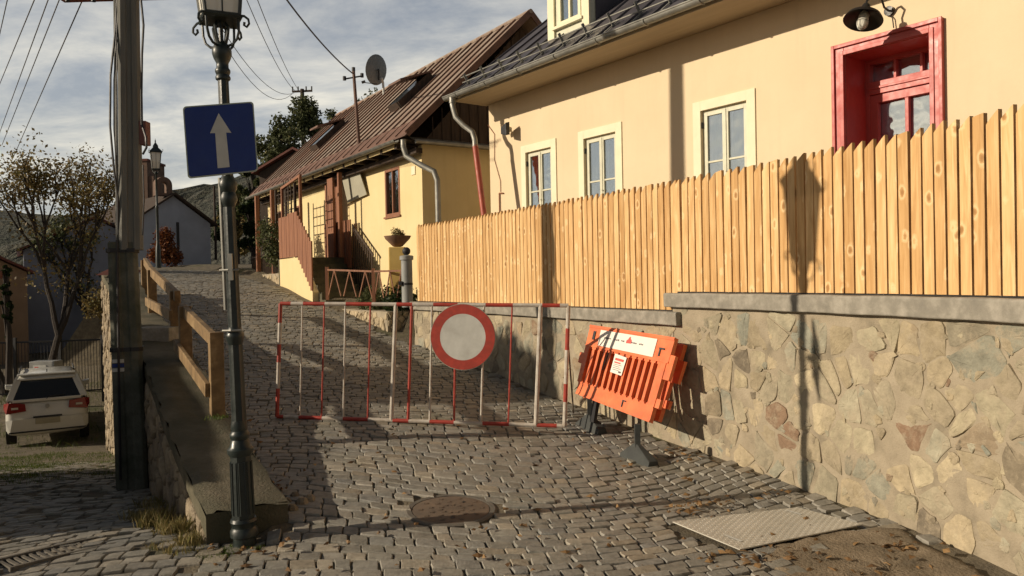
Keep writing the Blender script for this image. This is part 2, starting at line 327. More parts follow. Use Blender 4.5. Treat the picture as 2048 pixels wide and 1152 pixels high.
M['leaf_dark'] = leafmat('dark_evergreen_leaves', [(0,(.012,.02,.008)),(.6,(.025,.045,.015)),(1,(.06,.085,.02))])
M['leaf_dry'] = leafmat('fallen_leaves', [(0,(.10,.055,.025)),(.4,(.20,.115,.05)),(.8,(.28,.17,.075)),(1,(.12,.08,.05))], .1)
M['grass'] = leafmat('dry_grass', [(0,(.14,.13,.04)),(.4,(.27,.22,.09)),(.8,(.36,.28,.13)),(1,(.11,.14,.03))])
M['greengrass'] = leafmat('green_grass', [(0,(.05,.08,.015)),(.6,(.09,.14,.02)),(1,(.16,.18,.04))])

# ------------------------------------------------------------------ the lie of the land
UK = [-8,0,2.4,4.2,5.4,6.7,7.6,8.5,12.2,14.3,17,19.3,24.8,32,45,90]; UZ = [-.1,-.08,-.05,-.02,.01,.11,.19,.26,.60,.93,1.36,1.72,2.15,2.5,2.6,2.6]
def zr(u):
    u = np.asarray(u, float); return sum(np.interp(u+o, UK, UZ) for o in (-.6,-.3,0,.3,.6))/5
def zl(Y):
    Y = np.asarray(Y, float); return sum(np.interp(Y+o, [0,4.5,5.3,8.7,12,15.5,17,20,34,80,300], [-.05,-.03,-.06,-.56,-1.05,-1.58,-1.86,-1.85,-1.0,-.5,-.5]) for o in (-.5,0,.5))/3
WK = np.array([(-2.5,14.65),(-1.68,13.33),(-.56,11.6),(.50,9.75),(1.15,8.65),(1.64,7.75),(2.08,6.9),(2.38,6.22),(2.66,5.55),(2.84,4.98),(3.02,4.3),(3.24,3.5),(3.5,2.6),(3.8,1.5)])
def XW(Y): return np.interp(Y, WK[::-1,1], WK[::-1,0])
def GZ(X, Y):
    X = np.asarray(X, float); Y = np.asarray(Y, float)
    u = -.52*X+.854*Y; road = zr(u); lane = zl(Y)
    q = np.where(Y > 16.4, X+8.85+.53*(Y-16.4), X+2.13+.6*(Y-5.2))
    hard = (q > .45)*1.0; soft = np.clip((q+.3)/1.5, 0, 1)
    t = np.clip((Y-5.0)/.5, 0, 1); wgt = soft*(1-t)+hard*t
    wgt = np.where(Y > 40, soft, wgt)
    z = lane*(1-wgt)+road*wgt
    yard = np.maximum(1.25, road+.1)
    front2 = (8.35-1.197*np.where(Y < 16.9, .85, 1.25))-.657*Y
    bound = np.where(Y < 13.4, XW(np.clip(Y, 1.5, 14))+.31, front2+.25)
    far = np.clip((Y-34)/8, 0, 1)
    isy = (X > bound)*(1-far)
    z = z*(1-isy)+yard*isy
    return z
xs = np.concatenate([np.arange(-400,-60,20), np.arange(-60,-16,2), np.arange(-16,6,.16), np.arange(6,30,1.5), np.arange(30,400,20)])
ys = np.concatenate([np.arange(-60,-2,3), np.arange(-2,26,.16), np.arange(26,60,1.2), np.arange(60,500,20)])
XX, YY = np.meshgrid(xs, ys); ZZ = GZ(XX, YY)
ZZ += .012*np.sin(XX*2.1+YY*1.3)+.01*np.sin(XX*.9-YY*2.7)
nx, ny = len(xs), len(ys); idx = np.arange(nx*ny).reshape(ny, nx)
fs = np.stack([idx[:-1,:-1], idx[:-1,1:], idx[1:,1:], idx[1:,:-1]], -1).reshape(-1, 4)
gm = MB(); gm.v = np.stack([XX, YY, ZZ-.015], -1).reshape(-1,3).tolist(); gm.f = fs.tolist(); gm.m = [0]*len(gm.f)
struct(gm.build('ground', M['ground'], fixn=False))

# cobbles: each sett a block of its own inside one road mesh
def cobbles(name, cells):
    mb = MB()
    for (s0, s1, t0, t1) in cells:
        sc, tcn = (s0+s1)/2, (t0+t1)/2; x, y = warp(sc, tcn); z = float(GZ(x, y))+.012*math.sin(x*2.1+y*1.3)+.01*math.sin(x*.9-y*2.7)
        dx = (float(GZ(x+.12, y))-float(GZ(x-.12, y)))/.24; dy = (float(GZ(x, y+.12))-float(GZ(x, y-.12)))/.24
        if abs(dx) > .9 or abs(dy) > .9: continue
        dx += random.gauss(0, .03); dy += random.gauss(0, .03); h = random.gauss(.0, .004); gs, gt_ = random.uniform(.003,.006), random.uniform(.0035,.0065)
        hs, ht = (s1-s0)/2-gs, (t1-t0)/2-gt_; ti = random.gauss(0, .03)
        base = []
        for a, b in ((-1,-1),(0,-1.02),(1,-1),(1.02,0),(1,1),(0,1.02),(-1,1),(-1.02,0)):
            k = .97 if a*b else 1; q = warp(sc+hs*a*k, tcn+ht*b*k); base.append((q[0]-x+random.uniform(-.006,.006)-ti*(q[1]-y), q[1]-y+random.uniform(-.006,.006)+ti*(q[0]-x)))
        vs = []
        for off, dz in ((1.0, -.05), (.985, -.005), (.915, .0035)):
            for (p, q) in base: vs.append((x+p*off, y+q*off, z+h+dx*p*off+dy*q*off+dz))
        vs.append((x, y, z+h+.005)); ff = []
        for r in (0, 8):
            for j in range(8): ff.append((r+j, r+(j+1)%8, r+8+(j+1)%8, r+8+j))
        for j in range(8): ff.append((16+j, 16+(j+1)%8, 24))
        mb.add(vs, ff)
    return mb
specs = []
MAN = P(902, 1020, 5.75)[:2]; 
PLc = [PZ(1345,1037,.03)[:2], PZ(1480,1104,-.02)[:2], PZ(1725,1050,-.02)[:2], PZ(1595,1005,.03)[:2]]
def inpoly(x, y, pl, g=0):
    c = np.mean(pl, 0); pl = [c+(p-c)*(1+g) for p in pl]; ins = False; j = len(pl)-1
    for i in range(len(pl)):
        if (pl[i][1] > y) != (pl[j][1] > y) and x < (pl[j][0]-pl[i][0])*(y-pl[i][1])/(pl[j][1]-pl[i][1])+pl[i][0]: ins = not ins
        j = i
    return ins
def warp(s, t):      # rows run across the road and sweep in fans
    a0 = math.atan2(.12, 1)+.10; bow = .55*math.cos((s+2.0)*1.15)*math.exp(-((t-6.3)/1.9)**2)-.10*math.sin(s*1.1+t*.7)
    a0 = .20; x = s*math.cos(a0)-(t+bow)*math.sin(a0)+.9; y = s*math.sin(a0)+(t+bow)*math.cos(a0)
    return x, y
t = 1.2
while t < 27:
    rw = random.uniform(.108, .135); far = t > 10.5
    s = -13 if t > 6 else -9
    off = random.uniform(0, .1); s += off
    while s < 4:
        l = random.choice((.11,.13,.15,.17,.19))*random.uniform(.92,1.08)
        x, y = warp(s+l/2, t+rw/2)
        q = x+2.13+.6*(y-5.2)
        rightlim = XW(min(max(y,1.5),14.5)) if y < 13.4 else (8.35-1.197*(1.15 if y < 16.9 else 1.5))-.657*y
        ok = x < rightlim-.07 and y > 1.5 and y < 27
        if y > 5.35 and -0.06 < q < (.68 if y > 5.4 else .45): ok = False
        if q < 0 and (y > 12.5 or x < -.72*y-.6): ok = False
        if q > 0 and (x < -.72*y-1): ok = False
        if abs(x) > .72*y+.6: ok = False
        if (x-MAN[0])**2+(y-MAN[1])**2 < .37**2: ok = False
        if ok and inpoly(x, y, PLc, .12): ok = False
        if ok and x > 1.45+.9*(4.9-y)*.3 and y < 5.0 and x > 1.2+(y-3.9)*.75: ok = False        # bare patch beside the wall foot
        if ok and q < 0 and random.random() < (.08 if y < 7 else .35): ok = False
        if ok and random.random() < .002: ok = False
        if ok:
            specs.append((s, s+l, t, t+rw))
        s += l
    t += rw
struct(cobbles('road', specs).build('road', M['cobble'], fixn=False, smooth=False))

# far hillside
def hillmesh(name, pts, depth, m, amp=3, seed=1):
    rng = np.random.RandomState(seed); mb = MB(); n = len(pts); rows = 9; V = []
    for k in range(rows):
        tt = k/(rows-1)
        for (x, y, h) in pts:
            V.append((x, y-depth*(1-tt)+rng.uniform(-1,1), -3+(h+3)*(1-(1-tt)**1.7)+rng.uniform(-1,1)*amp*.25*tt))
    for (x, y, h) in pts: V.append((x, y+depth, -4))
    F = [(k*n+i, k*n+i+1, (k+1)*n+i+1, (k+1)*n+i) for k in range(rows) for i in range(n-1)]
    return mb.add(V, F).build(name, m, smooth='all')
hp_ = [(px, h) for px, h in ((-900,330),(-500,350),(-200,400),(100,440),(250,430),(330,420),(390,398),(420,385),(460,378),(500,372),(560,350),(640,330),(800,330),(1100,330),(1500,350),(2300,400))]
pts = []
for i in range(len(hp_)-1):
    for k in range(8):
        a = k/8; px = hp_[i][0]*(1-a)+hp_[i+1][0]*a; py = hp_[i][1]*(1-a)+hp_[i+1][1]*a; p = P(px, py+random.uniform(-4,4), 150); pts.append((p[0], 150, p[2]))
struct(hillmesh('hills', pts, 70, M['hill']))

# ------------------------------------------------------------------ stonework generator
def chaikin(p, it=1):
    for _ in range(it):
        q = []
        for i in range(len(p)):
            a = p[i]; b = p[(i+1)%len(p)]; q += [(a[0]*.75+b[0]*.25, a[1]*.75+b[1]*.25), (a[0]*.25+b[0]*.75, a[1]*.25+b[1]*.75)]
        p = q
    return p
def clip(poly, nx, ny, c):
    out = []
    for i in range(len(poly)):
        a = poly[i]; b = poly[(i+1)%len(poly)]; da = a[0]*nx+a[1]*ny-c; db = b[0]*nx+b[1]*ny-c
        if da <= 0: out.append(a)
        if (da < 0) != (db < 0) and abs(da-db) > 1e-9:
            k = da/(da-db); out.append((a[0]+(b[0]-a[0])*k, a[1]+(b[1]-a[1])*k))
    return out
def stones(mb, s0, s1, hlo, hhi, cell, fn, mi=0, gap=(.80,.93), skip=.08, lift=(.004,.014), aspect=1.0, rng=random):
    cols = int((s1-s0)/cell)+1; hmin = min(hlo(s0+(s1-s0)*i/20) for i in range(21)); hmax = max(hhi(s0+(s1-s0)*i/20) for i in range(21)); ch = cell/aspect
    rws = int((hmax-hmin)/ch)+1; pt = {}
    for i in range(-2, cols+2):
        for j in range(-2, rws+2): pt[i,j] = (s0+(i+.5+rng.uniform(-.48,.48))*cell, hmin+(j+.5+rng.uniform(-.48,.48))*ch, rng.uniform(-.12,.12)*cell*cell)
    for i in range(-1, cols+1):
        for j in range(-1, rws+1):
            x, y, wt = pt[i,j]; poly = [(x-cell*1.5,y-ch*1.5),(x+cell*1.5,y-ch*1.5),(x+cell*1.5,y+ch*1.5),(x-cell*1.5,y+ch*1.5)]
            for a in range(-2,3):
                for b in range(-2,3):
                    if (a or b) and (i+a,j+b) in pt:
                        x2, y2, w2 = pt[i+a,j+b]; nx_, ny_ = x2-x, y2-y; c = (x2*x2+y2*y2-x*x-y*y+wt-w2)/2
                        poly = clip(poly, nx_, ny_, c)
                        if len(poly) < 3: break
                if len(poly) < 3: break
            if len(poly) < 3 or rng.random() < skip: continue
            cx = sum(p[0] for p in poly)/len(poly); cy = sum(p[1] for p in poly)/len(poly)
            if cx < s0 or cx > s1: continue
            lo, hi = hlo(cx), hhi(cx)
            if cy < lo-.02 or cy > hi-.02: continue
            g = rng.uniform(*gap); poly = [(cx+(p[0]-cx)*g, cy+(p[1]-cy)*g) for p in poly]
            poly = [(min(max(p[0], s0+.01), s1-.01), min(p[1], hi-.012)) for p in poly]
            poly = [q for i_, p in enumerate(poly) for q in (p, ((p[0]+poly[(i_+1)%len(poly)][0])/2, (p[1]+poly[(i_+1)%len(poly)][1])/2))]
            poly = [(p[0]+rng.gauss(0, cell*.035), p[1]+rng.gauss(0, cell*.035)) for p in poly]; poly = chaikin(poly, 1)
            n = len(poly); lf = rng.uniform(*lift); tx, ty = rng.gauss(0,.035), rng.gauss(0,.035)
            vs = [fn(p[0], p[1], -.012) for p in poly]
            for kf, dz in ((.97, lf*.55), (.84, lf), (.45, lf*1.25)):
                for p in poly:
                    X = cx+(p[0]-cx)*kf; Yq = cy+(p[1]-cy)*kf; vs.append(fn(X, Yq, max(dz+tx*(X-cx)+ty*(Yq-cy)+rng.gauss(0,.0012), -.002)))
            vs.append(fn(cx, cy, lf*1.3))
            ff = [(r*n+k, r*n+(k+1)%n, (r+1)*n+(k+1)%n, (r+1)*n+k) for r in range(3) for k in range(n)]+[(3*n+k, 3*n+(k+1)%n, 4*n) for k in range(n)]
            mb.add(vs, ff, mi)

# ------------------------------------------------------------------ right retaining wall with coping
seg = np.vstack([[0,0], np.diff(WK, axis=0)]); slen = np.cumsum(np.hypot(seg[:,0], seg[:,1])); WL = slen[-1]
def smooth_curve(s):
    f = lambda q: np.array([np.interp(q, slen, WK[:,0]), np.interp(q, slen, WK[:,1])])
    return (f(s-.35)+f(s-.15)+f(s)+f(s+.15)+f(s+.35))/5
def wallpt(s, off=0, z=0):     # off>0 towards the street
    c = smooth_curve(s); d = smooth_curve(s+.05)-smooth_curve(s-.05); d = d/np.linalg.norm(d); n = np.array([d[1], -d[0]])
    if n[0] > 0: n = -n
    return (c[0]+n[0]*off, c[1]+n[1]*off, z)
S_START = 1.45                                   # far end, s grows towards the viewer
def s_at_Y(Y):
    a = np.linspace(0, WL, 800); return float(a[np.argmin([abs(smooth_curve(q)[1]-Y) for q in a])])
S_STEP = s_at_Y(7.72); S_END = WL-.1
def ztop(s): return 1.245 if s < S_STEP else 1.43
rw = thing('retaining_wall', 'rubble stone retaining wall with stepped concrete coping under the picket fence', 'retaining wall', wallpt(S_STEP, 0, 0)); RWO = Vector(rw.location)
def wl(s, off, z): return tuple(Vector(wallpt(s, off, z))-RWO)
wls = lambda a_, h_, d_: wl(a_, d_, h_)
mb = MB(); ss = list(np.arange(S_START, S_END, .1))+[S_END]
for a, b in zip(ss[:-1], ss[1:]):
    za, zb = ztop((a+b)/2), ztop((a+b)/2)
    nz = 14; V = []
    for s_ in (a, b):
        gz = float(GZ(wallpt(s_)[0]-.1, wallpt(s_)[1]))-.25
        for k in range(nz+1): V.append(wl(s_, 0.0+.006*math.sin(s_*7+k), gz+(za-gz)*k/nz))
    mb.add(V, [(k, nz+1+k, nz+2+k, k+1) for k in range(nz)])
    mb.add([wl(a,0,za), wl(b,0,za), wl(b,-.32,za), wl(a,-.32,za)], [(0,1,2,3)])
for s_ in (S_START, S_END): mb.add([wl(s_,0,-.3), wl(s_,-.32,-.3), wl(s_,-.32,ztop(s_)), wl(s_,0,ztop(s_))], [(0,1,2,3)])
mb.add([wl(S_STEP,0,1.2), wl(S_STEP,-.32,1.2), wl(S_STEP,-.32,1.43), wl(S_STEP,0,1.43)], [(0,1,2,3)])
nmort = len(mb.f)
gl = lambda s_: float(GZ(wallpt(s_)[0]-.15, wallpt(s_)[1]))
stones(mb, S_START, S_STEP, lambda s_: gl(s_)-.05, lambda s_: 1.24, .20, wls, 1, gap=(.80,.97), skip=.04, aspect=.8, lift=(.003,.009))
stones(mb, S_STEP, S_END, lambda s_: gl(s_)-.02, lambda s_: 1.425, .20, wls, 1, gap=(.80,.98), skip=.03, aspect=.8, lift=(.003,.011))
# loose small fill stones
stones(mb, S_STEP, S_END, lambda s_: gl(s_)+.02, lambda s_: 1.40, .085, wls, 1, gap=(.55,.8), skip=.80, lift=(.004,.010), aspect=.9)
mb.build('masonry', [M['mortar'], M['rubble']], rw, fixn=False)
def coping(s0, s1, z0, z1):
    mb = MB(); ss = np.linspace(s0, s1, max(3, int((s1-s0)/.15))); V = []
    prof = [(.065,z0),(.07,z0+.01),(.075,z1-.012),(.063,z1),(-.30,z1),(-.31,z0)]
    for s_ in ss: V += [wl(s_, o, z+.002*math.sin(s_*9)) for o, z in prof]
    n = len(prof); F = [(i*n+j, i*n+(j+1)%n, (i+1)*n+(j+1)%n, (i+1)*n+j) for i in range(len(ss)-1) for j in range(n)]+[tuple(range(n)), tuple((len(ss)-1)*n+j for j in range(n))]
    return mb.add(V, F).build('coping', M['concrete'], rw, bevel=.006)
coping(S_START-.04, S_STEP+.09, 1.247, 1.385)
coping(S_STEP-.10, S_END, 1.433, 1.575)

# ------------------------------------------------------------------ picket fence (two lengths)
def fence(s0, s1, zb, label, gname):
    mid = wallpt((s0+s1)/2, -.05, zb); f = thing('picket_fence', label, 'fence', mid); O = Vector(mid)
    s = s0; k = 0
    while s < s1:
        wd = random.uniform(.079, .087); p = Vector(wallpt(s+wd/2, -.03, 0)); d = Vector(wallpt(s+wd/2+.05,-.03,0))-Vector(wallpt(s+wd/2-.05,-.03,0)); a = math.atan2(d.y, d.x)
        top = 2.735+random.uniform(-.008,.010); slope = random.choice((.07,.08,.065,.055,.075)) if random.random() < .88 else .012
        th = .03; h = top-zb-.012; x0, x1 = -wd/2, wd/2; mb = MB(); seg_ = 7; prof = []
        for i in range(seg_+1):
            u_ = i/seg_; prof.append((x0+(x1-x0)*u_, -th/2-.005*math.sin(math.pi*u_)**.35))
        prof += [(x1, th/2), (x0, th/2)]
        n = len(prof); V = []; lean = random.gauss(0, .004)
        for z in (.012, h*.5, 'top'):
            for (x, y) in prof:
                zz_ = h-slope+slope*((x-x0)/(x1-x0)) if z == 'top' else z
                V.append((x+lean*zz_, y, zz_))
        F = [(r*n+j, r*n+(j+1)%n, (r+1)*n+(j+1)%n, (r+1)*n+j) for r in range(2) for j in range(n)]+[tuple(range(n))[::-1], tuple(2*n+j for j in range(n))]
        o = mb.add(V, F).build('picket', M['picket'], f, smooth=True); o.location = Vector((p.x, p.y, zb))-O; o.rotation_euler = (0, 0, a)
        s += wd+random.uniform(.014,.020); k += 1
    L_ = lambda s_, off, z: Vector(wallpt(s_, off, z))-O
    for z in (zb+.22, 2.42):
        mb = MB(); q = np.linspace(s0, s1, 14)
        for a, b in zip(q[:-1], q[1:]): mb.beam(L_(a,-.075,z), L_(b,-.075,z), .04, .06)
        mb.build('rail', M['blackiron'], f)
    for s_ in np.arange(s0+.3, s1, 1.7):
        p = L_(s_, -.125, zb); MB().box(p.x-.025, p.x+.025, p.y-.025, p.y+.025, -.01, 2.5-zb).build('post', M['blackiron'], f)
    mb = MB(); q = np.linspace(s0, s1, 14)
    for a, b in zip(q[:-1], q[1:]): mb.beam(L_(a,-.03,zb+.004), L_(b,-.03,zb+.004), .03, .008)
    mb.build('base_strip', M['blackiron'], f)
    return k
fence(S_START+.12, S_STEP-.01, 1.387, 'new pine picket fence on the lower coping, nearer the yellow porch house', 'a')
fence(S_STEP+.0, S_END-.05, 1.577, 'new pine picket fence on the higher coping, below the red door', 'b')

# ------------------------------------------------------------------ house helpers
def wall_holes(mb, a0, a1, z0, z1, holes, y=0, depth=.35, mi=0, mr=None):
    xs_ = sorted({a0, a1, *[h[0] for h in holes], *[h[1] for h in holes]}); zs_ = sorted({z0, z1, *[h[2] for h in holes], *[h[3] for h in holes]})
    for i in range(len(xs_)-1):
        for j in range(len(zs_)-1):
            cx = (xs_[i]+xs_[i+1])/2; cz = (zs_[j]+zs_[j+1])/2
            if any(h[0] < cx < h[1] and h[2] < cz < h[3] for h in holes): continue
            mb.add([(xs_[i],y,zs_[j]),(xs_[i+1],y,zs_[j]),(xs_[i+1],y,zs_[j+1]),(xs_[i],y,zs_[j+1])], [(0,1,2,3)], mi)
    for (p, q, r, t_) in [h[:4] for h in holes]:
        d = y+depth; k = mi if mr is None else mr
        mb.add([(p,y,r),(p,d,r),(p,d,t_),(p,y,t_)], [(0,1,2,3)], k); mb.add([(q,y,r),(q,d,r),(q,d,t_),(q,y,t_)], [(0,1,2,3)], k)
        mb.add([(p,y,t_),(q,y,t_),(q,d,t_),(p,d,t_)], [(0,1,2,3)], k); mb.add([(p,y,r),(q,y,r),(q,d,r),(p,d,r)], [(0,1,2,3)], k)
def frame(mb, x0, x1, z0, z1, wd, y0, y1, mi=0):
    mb.box(x0, x0+wd, y0, y1, z0, z1, mi); mb.box(x1-wd, x1, y0, y1, z0, z1, mi)
    mb.box(x0+wd, x1-wd, y0+.001, y1, z1-wd, z1, mi); mb.box(x0+wd, x1-wd, y0+.001, y1, z0, z0+wd, mi)

# ------------------------------------------------------------------ house 1 (ochre, red door)
H1 = thing('ochre_house', 'long ochre rendered house with cream window surrounds, red door and dark metal roof', 'house', (-.355, 13.8, 0), math.atan2(-.804, .595))
LEN = 11.5; WTOP = 4.93; DEP = 6.2
wins = [(.95, 1.88), (2.42, 3.37), (4.69, 5.65)]
holes = []
for a, b in wins: holes.append((a+.125, b-.125, 2.52, 3.885))
DOOR = (6.80, 7.70, 1.6, 4.115); holes.append(DOOR)
mb = MB(); wall_holes(mb, 0, LEN, .8, WTOP, holes, 0, .21)
mb.v = mb.v
mb.add([(0,0,.8),(0,DEP,.8),(0,DEP,WTOP),(0,0,WTOP)], [(0,1,2,3)]); mb.add([(LEN,0,.8),(LEN,DEP,.8),(LEN,DEP,WTOP),(LEN,0,WTOP)], [(0,1,2,3)])
mb.add([(0,DEP,.8),(LEN,DEP,.8),(LEN,DEP,WTOP),(0,DEP,WTOP)], [(0,1,2,3)])
RS = .78; RY0 = -.74; RZ0 = 4.985; RID = DEP/2; RZR = RZ0+RS*(RID-RY0)
for x in (0, LEN): mb.add([(x,0,WTOP),(x,DEP,WTOP),(x,RID,RZR-.14)], [(0,1,2)])
mb.build('wall', M['wall1'], H1, fixn=False)
MB().box(-.10, LEN+.3, -.70, .02, 4.905, 4.93).build('soffit', M['soffit'], H1)
rf = MB()
X0, X1 = -.14, LEN+.3
rf.add([(X0,RY0,RZ0),(X1,RY0,RZ0),(X1,RID,RZR),(X0,RID,RZR),(X0,RY0,RZ0-.07),(X1,RY0,RZ0-.07),(X1,RID,RZR-.1),(X0,RID,RZR-.1)], [(0,1,2,3),(4,7,6,5),(0,4,5,1),(0,3,7,4),(1,5,6,2)])
rf.add([(X0,RID,RZR),(X1,RID,RZR),(X1,DEP+.7,RZ0),(X0,DEP+.7,RZ0),(X0,RID,RZR-.1),(X1,RID,RZR-.1),(X1,DEP+.7,RZ0-.07),(X0,DEP+.7,RZ0-.07)], [(0,1,2,3),(4,7,6,5),(2,6,7,3),(0,3,7,4),(1,5,6,2)])
for x in np.arange(X0+.03, X1, .52):
    rf.beam((x,RY0+.01,RZ0+.018), (x,RID,RZR+.018), .022, .04, up=(0,-RS,1))
for r_ in (.0, 1.25, 2.5): 
    y_ = RY0+.35+r_
roof = rf.build('roof', M['darkroof'], H1)
fb = MB(); fb.box(X0-.01, X1, -.745, -.72, 4.88, 4.99); fb.build('fascia', M['soffit'], H1)
gt = MB(); V = []; gx = list(np.arange(X0-.02, X1, .4))+[X1]
prof = [(-.815+.065*math.cos(a), 4.965+.065*math.sin(a)) for a in np.linspace(math.pi, 2*math.pi, 9)]
prof2 = [(-.815+.058*math.cos(a), 4.965+.058*math.sin(a)) for a in np.linspace(2*math.pi, math.pi, 9)]
pr = prof+prof2; n = len(pr)
for x in gx: V += [(x, y-0.0, z) for y, z in pr]
gt.add(V, [(i*n+j, i*n+(j+1)%n, (i+1)*n+(j+1)%n, (i+1)*n+j) for i in range(len(gx)-1) for j in range(n)]+[tuple(range(n)), tuple((len(gx)-1)*n+j for j in range(n))])
gt.tube([(X0-.02,-.882,4.968),(X1,-.882,4.968)], .011, 6)
for x in np.arange(.25, X1, .88): gt.tube([(x,-.815+.071*math.cos(a),4.965+.071*math.sin(a)) for a in np.linspace(math.pi, 2*math.pi, 9)], .010, 5)
gut = gt.build('gutter', M['zinc'], H1, smooth=True)
# snow guard along the eaves
sg = MB()
def rz(y): return RZ0+RS*(y-RY0)
for yy, hh in ((-.46,.06),(-.46,.14)):
    sg.tube([(X0+.05, yy-hh*RS*.6, rz(yy)+hh), (X1, yy-hh*RS*.6, rz(yy)+hh)], .011, 6)
for x in np.arange(.05, X1, .52):
    sg.beam((x,-.62,rz(-.62)+.03), (x,-.36,rz(-.36)+.03), .03, .012, up=(0,-RS,1)); sg.beam((x,-.44,rz(-.46)+.01), (x,-.56,rz(-.46)+.18), .012, .05, up=(0,1,.3))
sg.build('snow_guard', M['zinc'], H1)
# dormer
DX0, DX1, DY = 1.62, 2.62, .12
dz0, dz1 = rz(DY)-.1, rz(DY)+1.55
dm = MB(); ybk = DY+2.0
wall_holes(dm, DX0, DX1, dz0, dz1, [(DX0+.24, DX1-.22, dz0+.27, dz0+1.2)], DY, .06)
for x in (DX0, DX1): dm.add([(x,DY,dz0),(x,ybk,rz(ybk)),(x,ybk,dz1),(x,DY,dz1)], [(0,1,2,3)])
dor = dm.build('dormer', M['cream_wood'], H1, fixn=False)
dr = MB(); dr.add([(DX0-.12,DY-.14,dz1-.02),(DX1+.12,DY-.14,dz1-.02),(DX1+.12,ybk+.1,dz1+.35),(DX0-.12,ybk+.1,dz1+.35),(DX0-.12,DY-.14,dz1+.04),(DX1+.12,DY-.14,dz1+.04),(DX1+.12,ybk+.1,dz1+.42),(DX0-.12,ybk+.1,dz1+.42)], [(0,3,2,1),(4,5,6,7),(0,1,5,4),(1,2,6,5),(2,3,7,6),(3,0,4,7)]); dr.build('dormer_roof', M['darkroof'], dor)
dc = MB()
for x, s_ in ((DX0,-1),(DX1,1)): dc.add([(x+s_*.012,DY+.09,dz0+.1),(x+s_*.012,ybk,rz(ybk)),(x+s_*.012,ybk,dz1),(x+s_*.012,DY+.09,dz1)], [(0,1,2,3)])
dc.build('cheek', M['darkroof'], dor, fixn=False)
dw = MB(); frame(dw, DX0+.24, DX1-.22, dz0+.27, dz0+1.2, .06, DY-.015, DY+.05); dw.box((DX0+DX1)/2-.01, (DX0+DX1)/2+.03, DY-.01, DY+.05, dz0+.33, dz0+1.14); dw.box(DX0+.14, DX1-.14, DY-.07, DY, dz0+.22, dz0+.265)
for x in (DX0, DX1-.16): dw.box(x, x+.16, DY-.04, DY-.003, dz0+.05, dz1)
wf = dw.build('dormer_window', M['surround'], dor)
MB().box(DX0+.30, DX1-.28, DY+.02, DY+.03, dz0+.33, dz0+1.14).build('pane', M['glass'], wf)
# windows
for a, b in wins:
    sm = MB(); sm.box(a, a+.125, -.018, 0, 2.40, 4.01); sm.box(b-.125, b, -.018, 0, 2.40, 4.01); sm.box(a+.125, b-.125, -.0175, 0, 3.885, 4.01); sm.box(a+.125, b-.125, -.0175, 0, 2.40, 2.52)
    sur = sm.build('window_surround', M['surround'], H1, bevel=.003)
    x0, x1 = a+.125, b-.125; z0, z1 = 2.52, 3.885; mid = (x0+x1)/2; W = MB()
    frame(W, x0, x1, z0, z1, .03, .035, .10)
    for p, q in ((x0+.03, mid-.002), (mid+.002, x1-.03)):
        frame(W, p, q, z0+.03, z1-.03, .045, .03, .07); W.box(p+.045, q-.045, .035, .06, 3.20, 3.225)
    W.box(mid-.018, mid+.018, .02, .03, z0+.03, z1-.03)
    W.tube([(mid+.02,.0,3.06),(mid+.02,.02,3.06)], .01, 6)
    wf = W.build('window', M['cream_wood'], H1, bevel=.003)
    MB().box(x0+.05, x1-.05, .05, .056, z0+.05, z1-.05).build('pane', M['glass'], wf)
    hg = MB()
    for z in (2.8, 3.7): hg.box(x0-.004, x0+.012, .005, .03, z-.04, z+.04); hg.box(x1-.012, x1+.004, .005, .03, z-.04, z+.04)
    hg.build('hinge', M['trim'], wf)
    IN = MB(); frame(IN, x0+.005, x1-.005, z0, z1, .05, .135, .15); IN.box(mid-.03, mid+.03, .135, .15, z0+.05, z1-.05); IN.box(x0+.055, mid-.03, .137, .148, 3.20, 3.225); IN.box(mid+.03, x1-.055, .137, .148, 3.20, 3.225)
    IN.build('inner_window', M['curtain'], wf)
    cu_ = MB(); k_ = 26; V = []
    for i_ in range(k_+1):
        for z_ in (z0, z1): V.append((mid+.05+(x1-mid-.08)*i_/k_ if i_ > k_//2 else x0+.02+(mid-x0-.12)*.35*i_/(k_//2), .175+.01*math.sin(i_*1.9), z_))
    cu_.add(V, [(2*i_, 2*i_+2, 2*i_+3, 2*i_+1) for i_ in range(k_) if i_ != k_//2]); cu_.build('curtain', M['curtain'], wf, fixn=False)
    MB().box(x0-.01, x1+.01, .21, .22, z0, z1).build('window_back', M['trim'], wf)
# door with deep reveal
a, b, z0, z1 = DOOR; D = .46
d = MB()
d.box(6.665, 6.80, -.03, .0, 1.6, 4.235); d.box(7.70, 7.83, -.03, .0, 1.6, 4.235); d.box(6.80, 7.70, -.0295, .0, 4.115, 4.235)
d.box(6.665, 6.70, -.055, -.03, 1.6, 4.24); d.box(7.795, 7.83, -.055, -.03, 1.6, 4.24); d.box(6.70, 7.795, -.0545, -.03, 4.20, 4.24)
d.box(6.755, 6.80, -.042, -.03, 1.6, 4.16); d.box(7.70, 7.745, -.042, -.03, 1.6, 4.16); d.box(6.80, 7.70, -.0415, -.03, 4.115, 4.16)
d.box(6.665-.0, 6.70, -.03, .001, 1.6, 4.236)
df = d.build('door_surround', M['red'], H1, bevel=.004)
r = MB(); r.box(a-.02, a+.004, .001, D, z0, z1); r.box(b-.004, b+.02, .001, D, z0, z1); r.box(a+.004, b-.004, .001, D, z1-.005, z1+.02)
for z in (3.72, 2.6): r.box(a-.001, a+.006, .02, .06, z-.06, z+.06); r.box(b-.006, b+.001, .02, .06, z-.06, z+.06)
r.build('door_reveal', M['red'], H1)
dl = MB(); frame(dl, a, b, z0, z1, .05, D-.05, D+.05)
dl.box(a+.05, b-.05, D-.07, D+.04, 3.72, 3.86); dl.box(a+.05, b-.05, D-.085, D-.07, 3.775, 3.80)
for x in (a+.05+.26, a+.05+.54): dl.box(x, x+.03, D-.03, D+.03, 3.86, z1-.05)
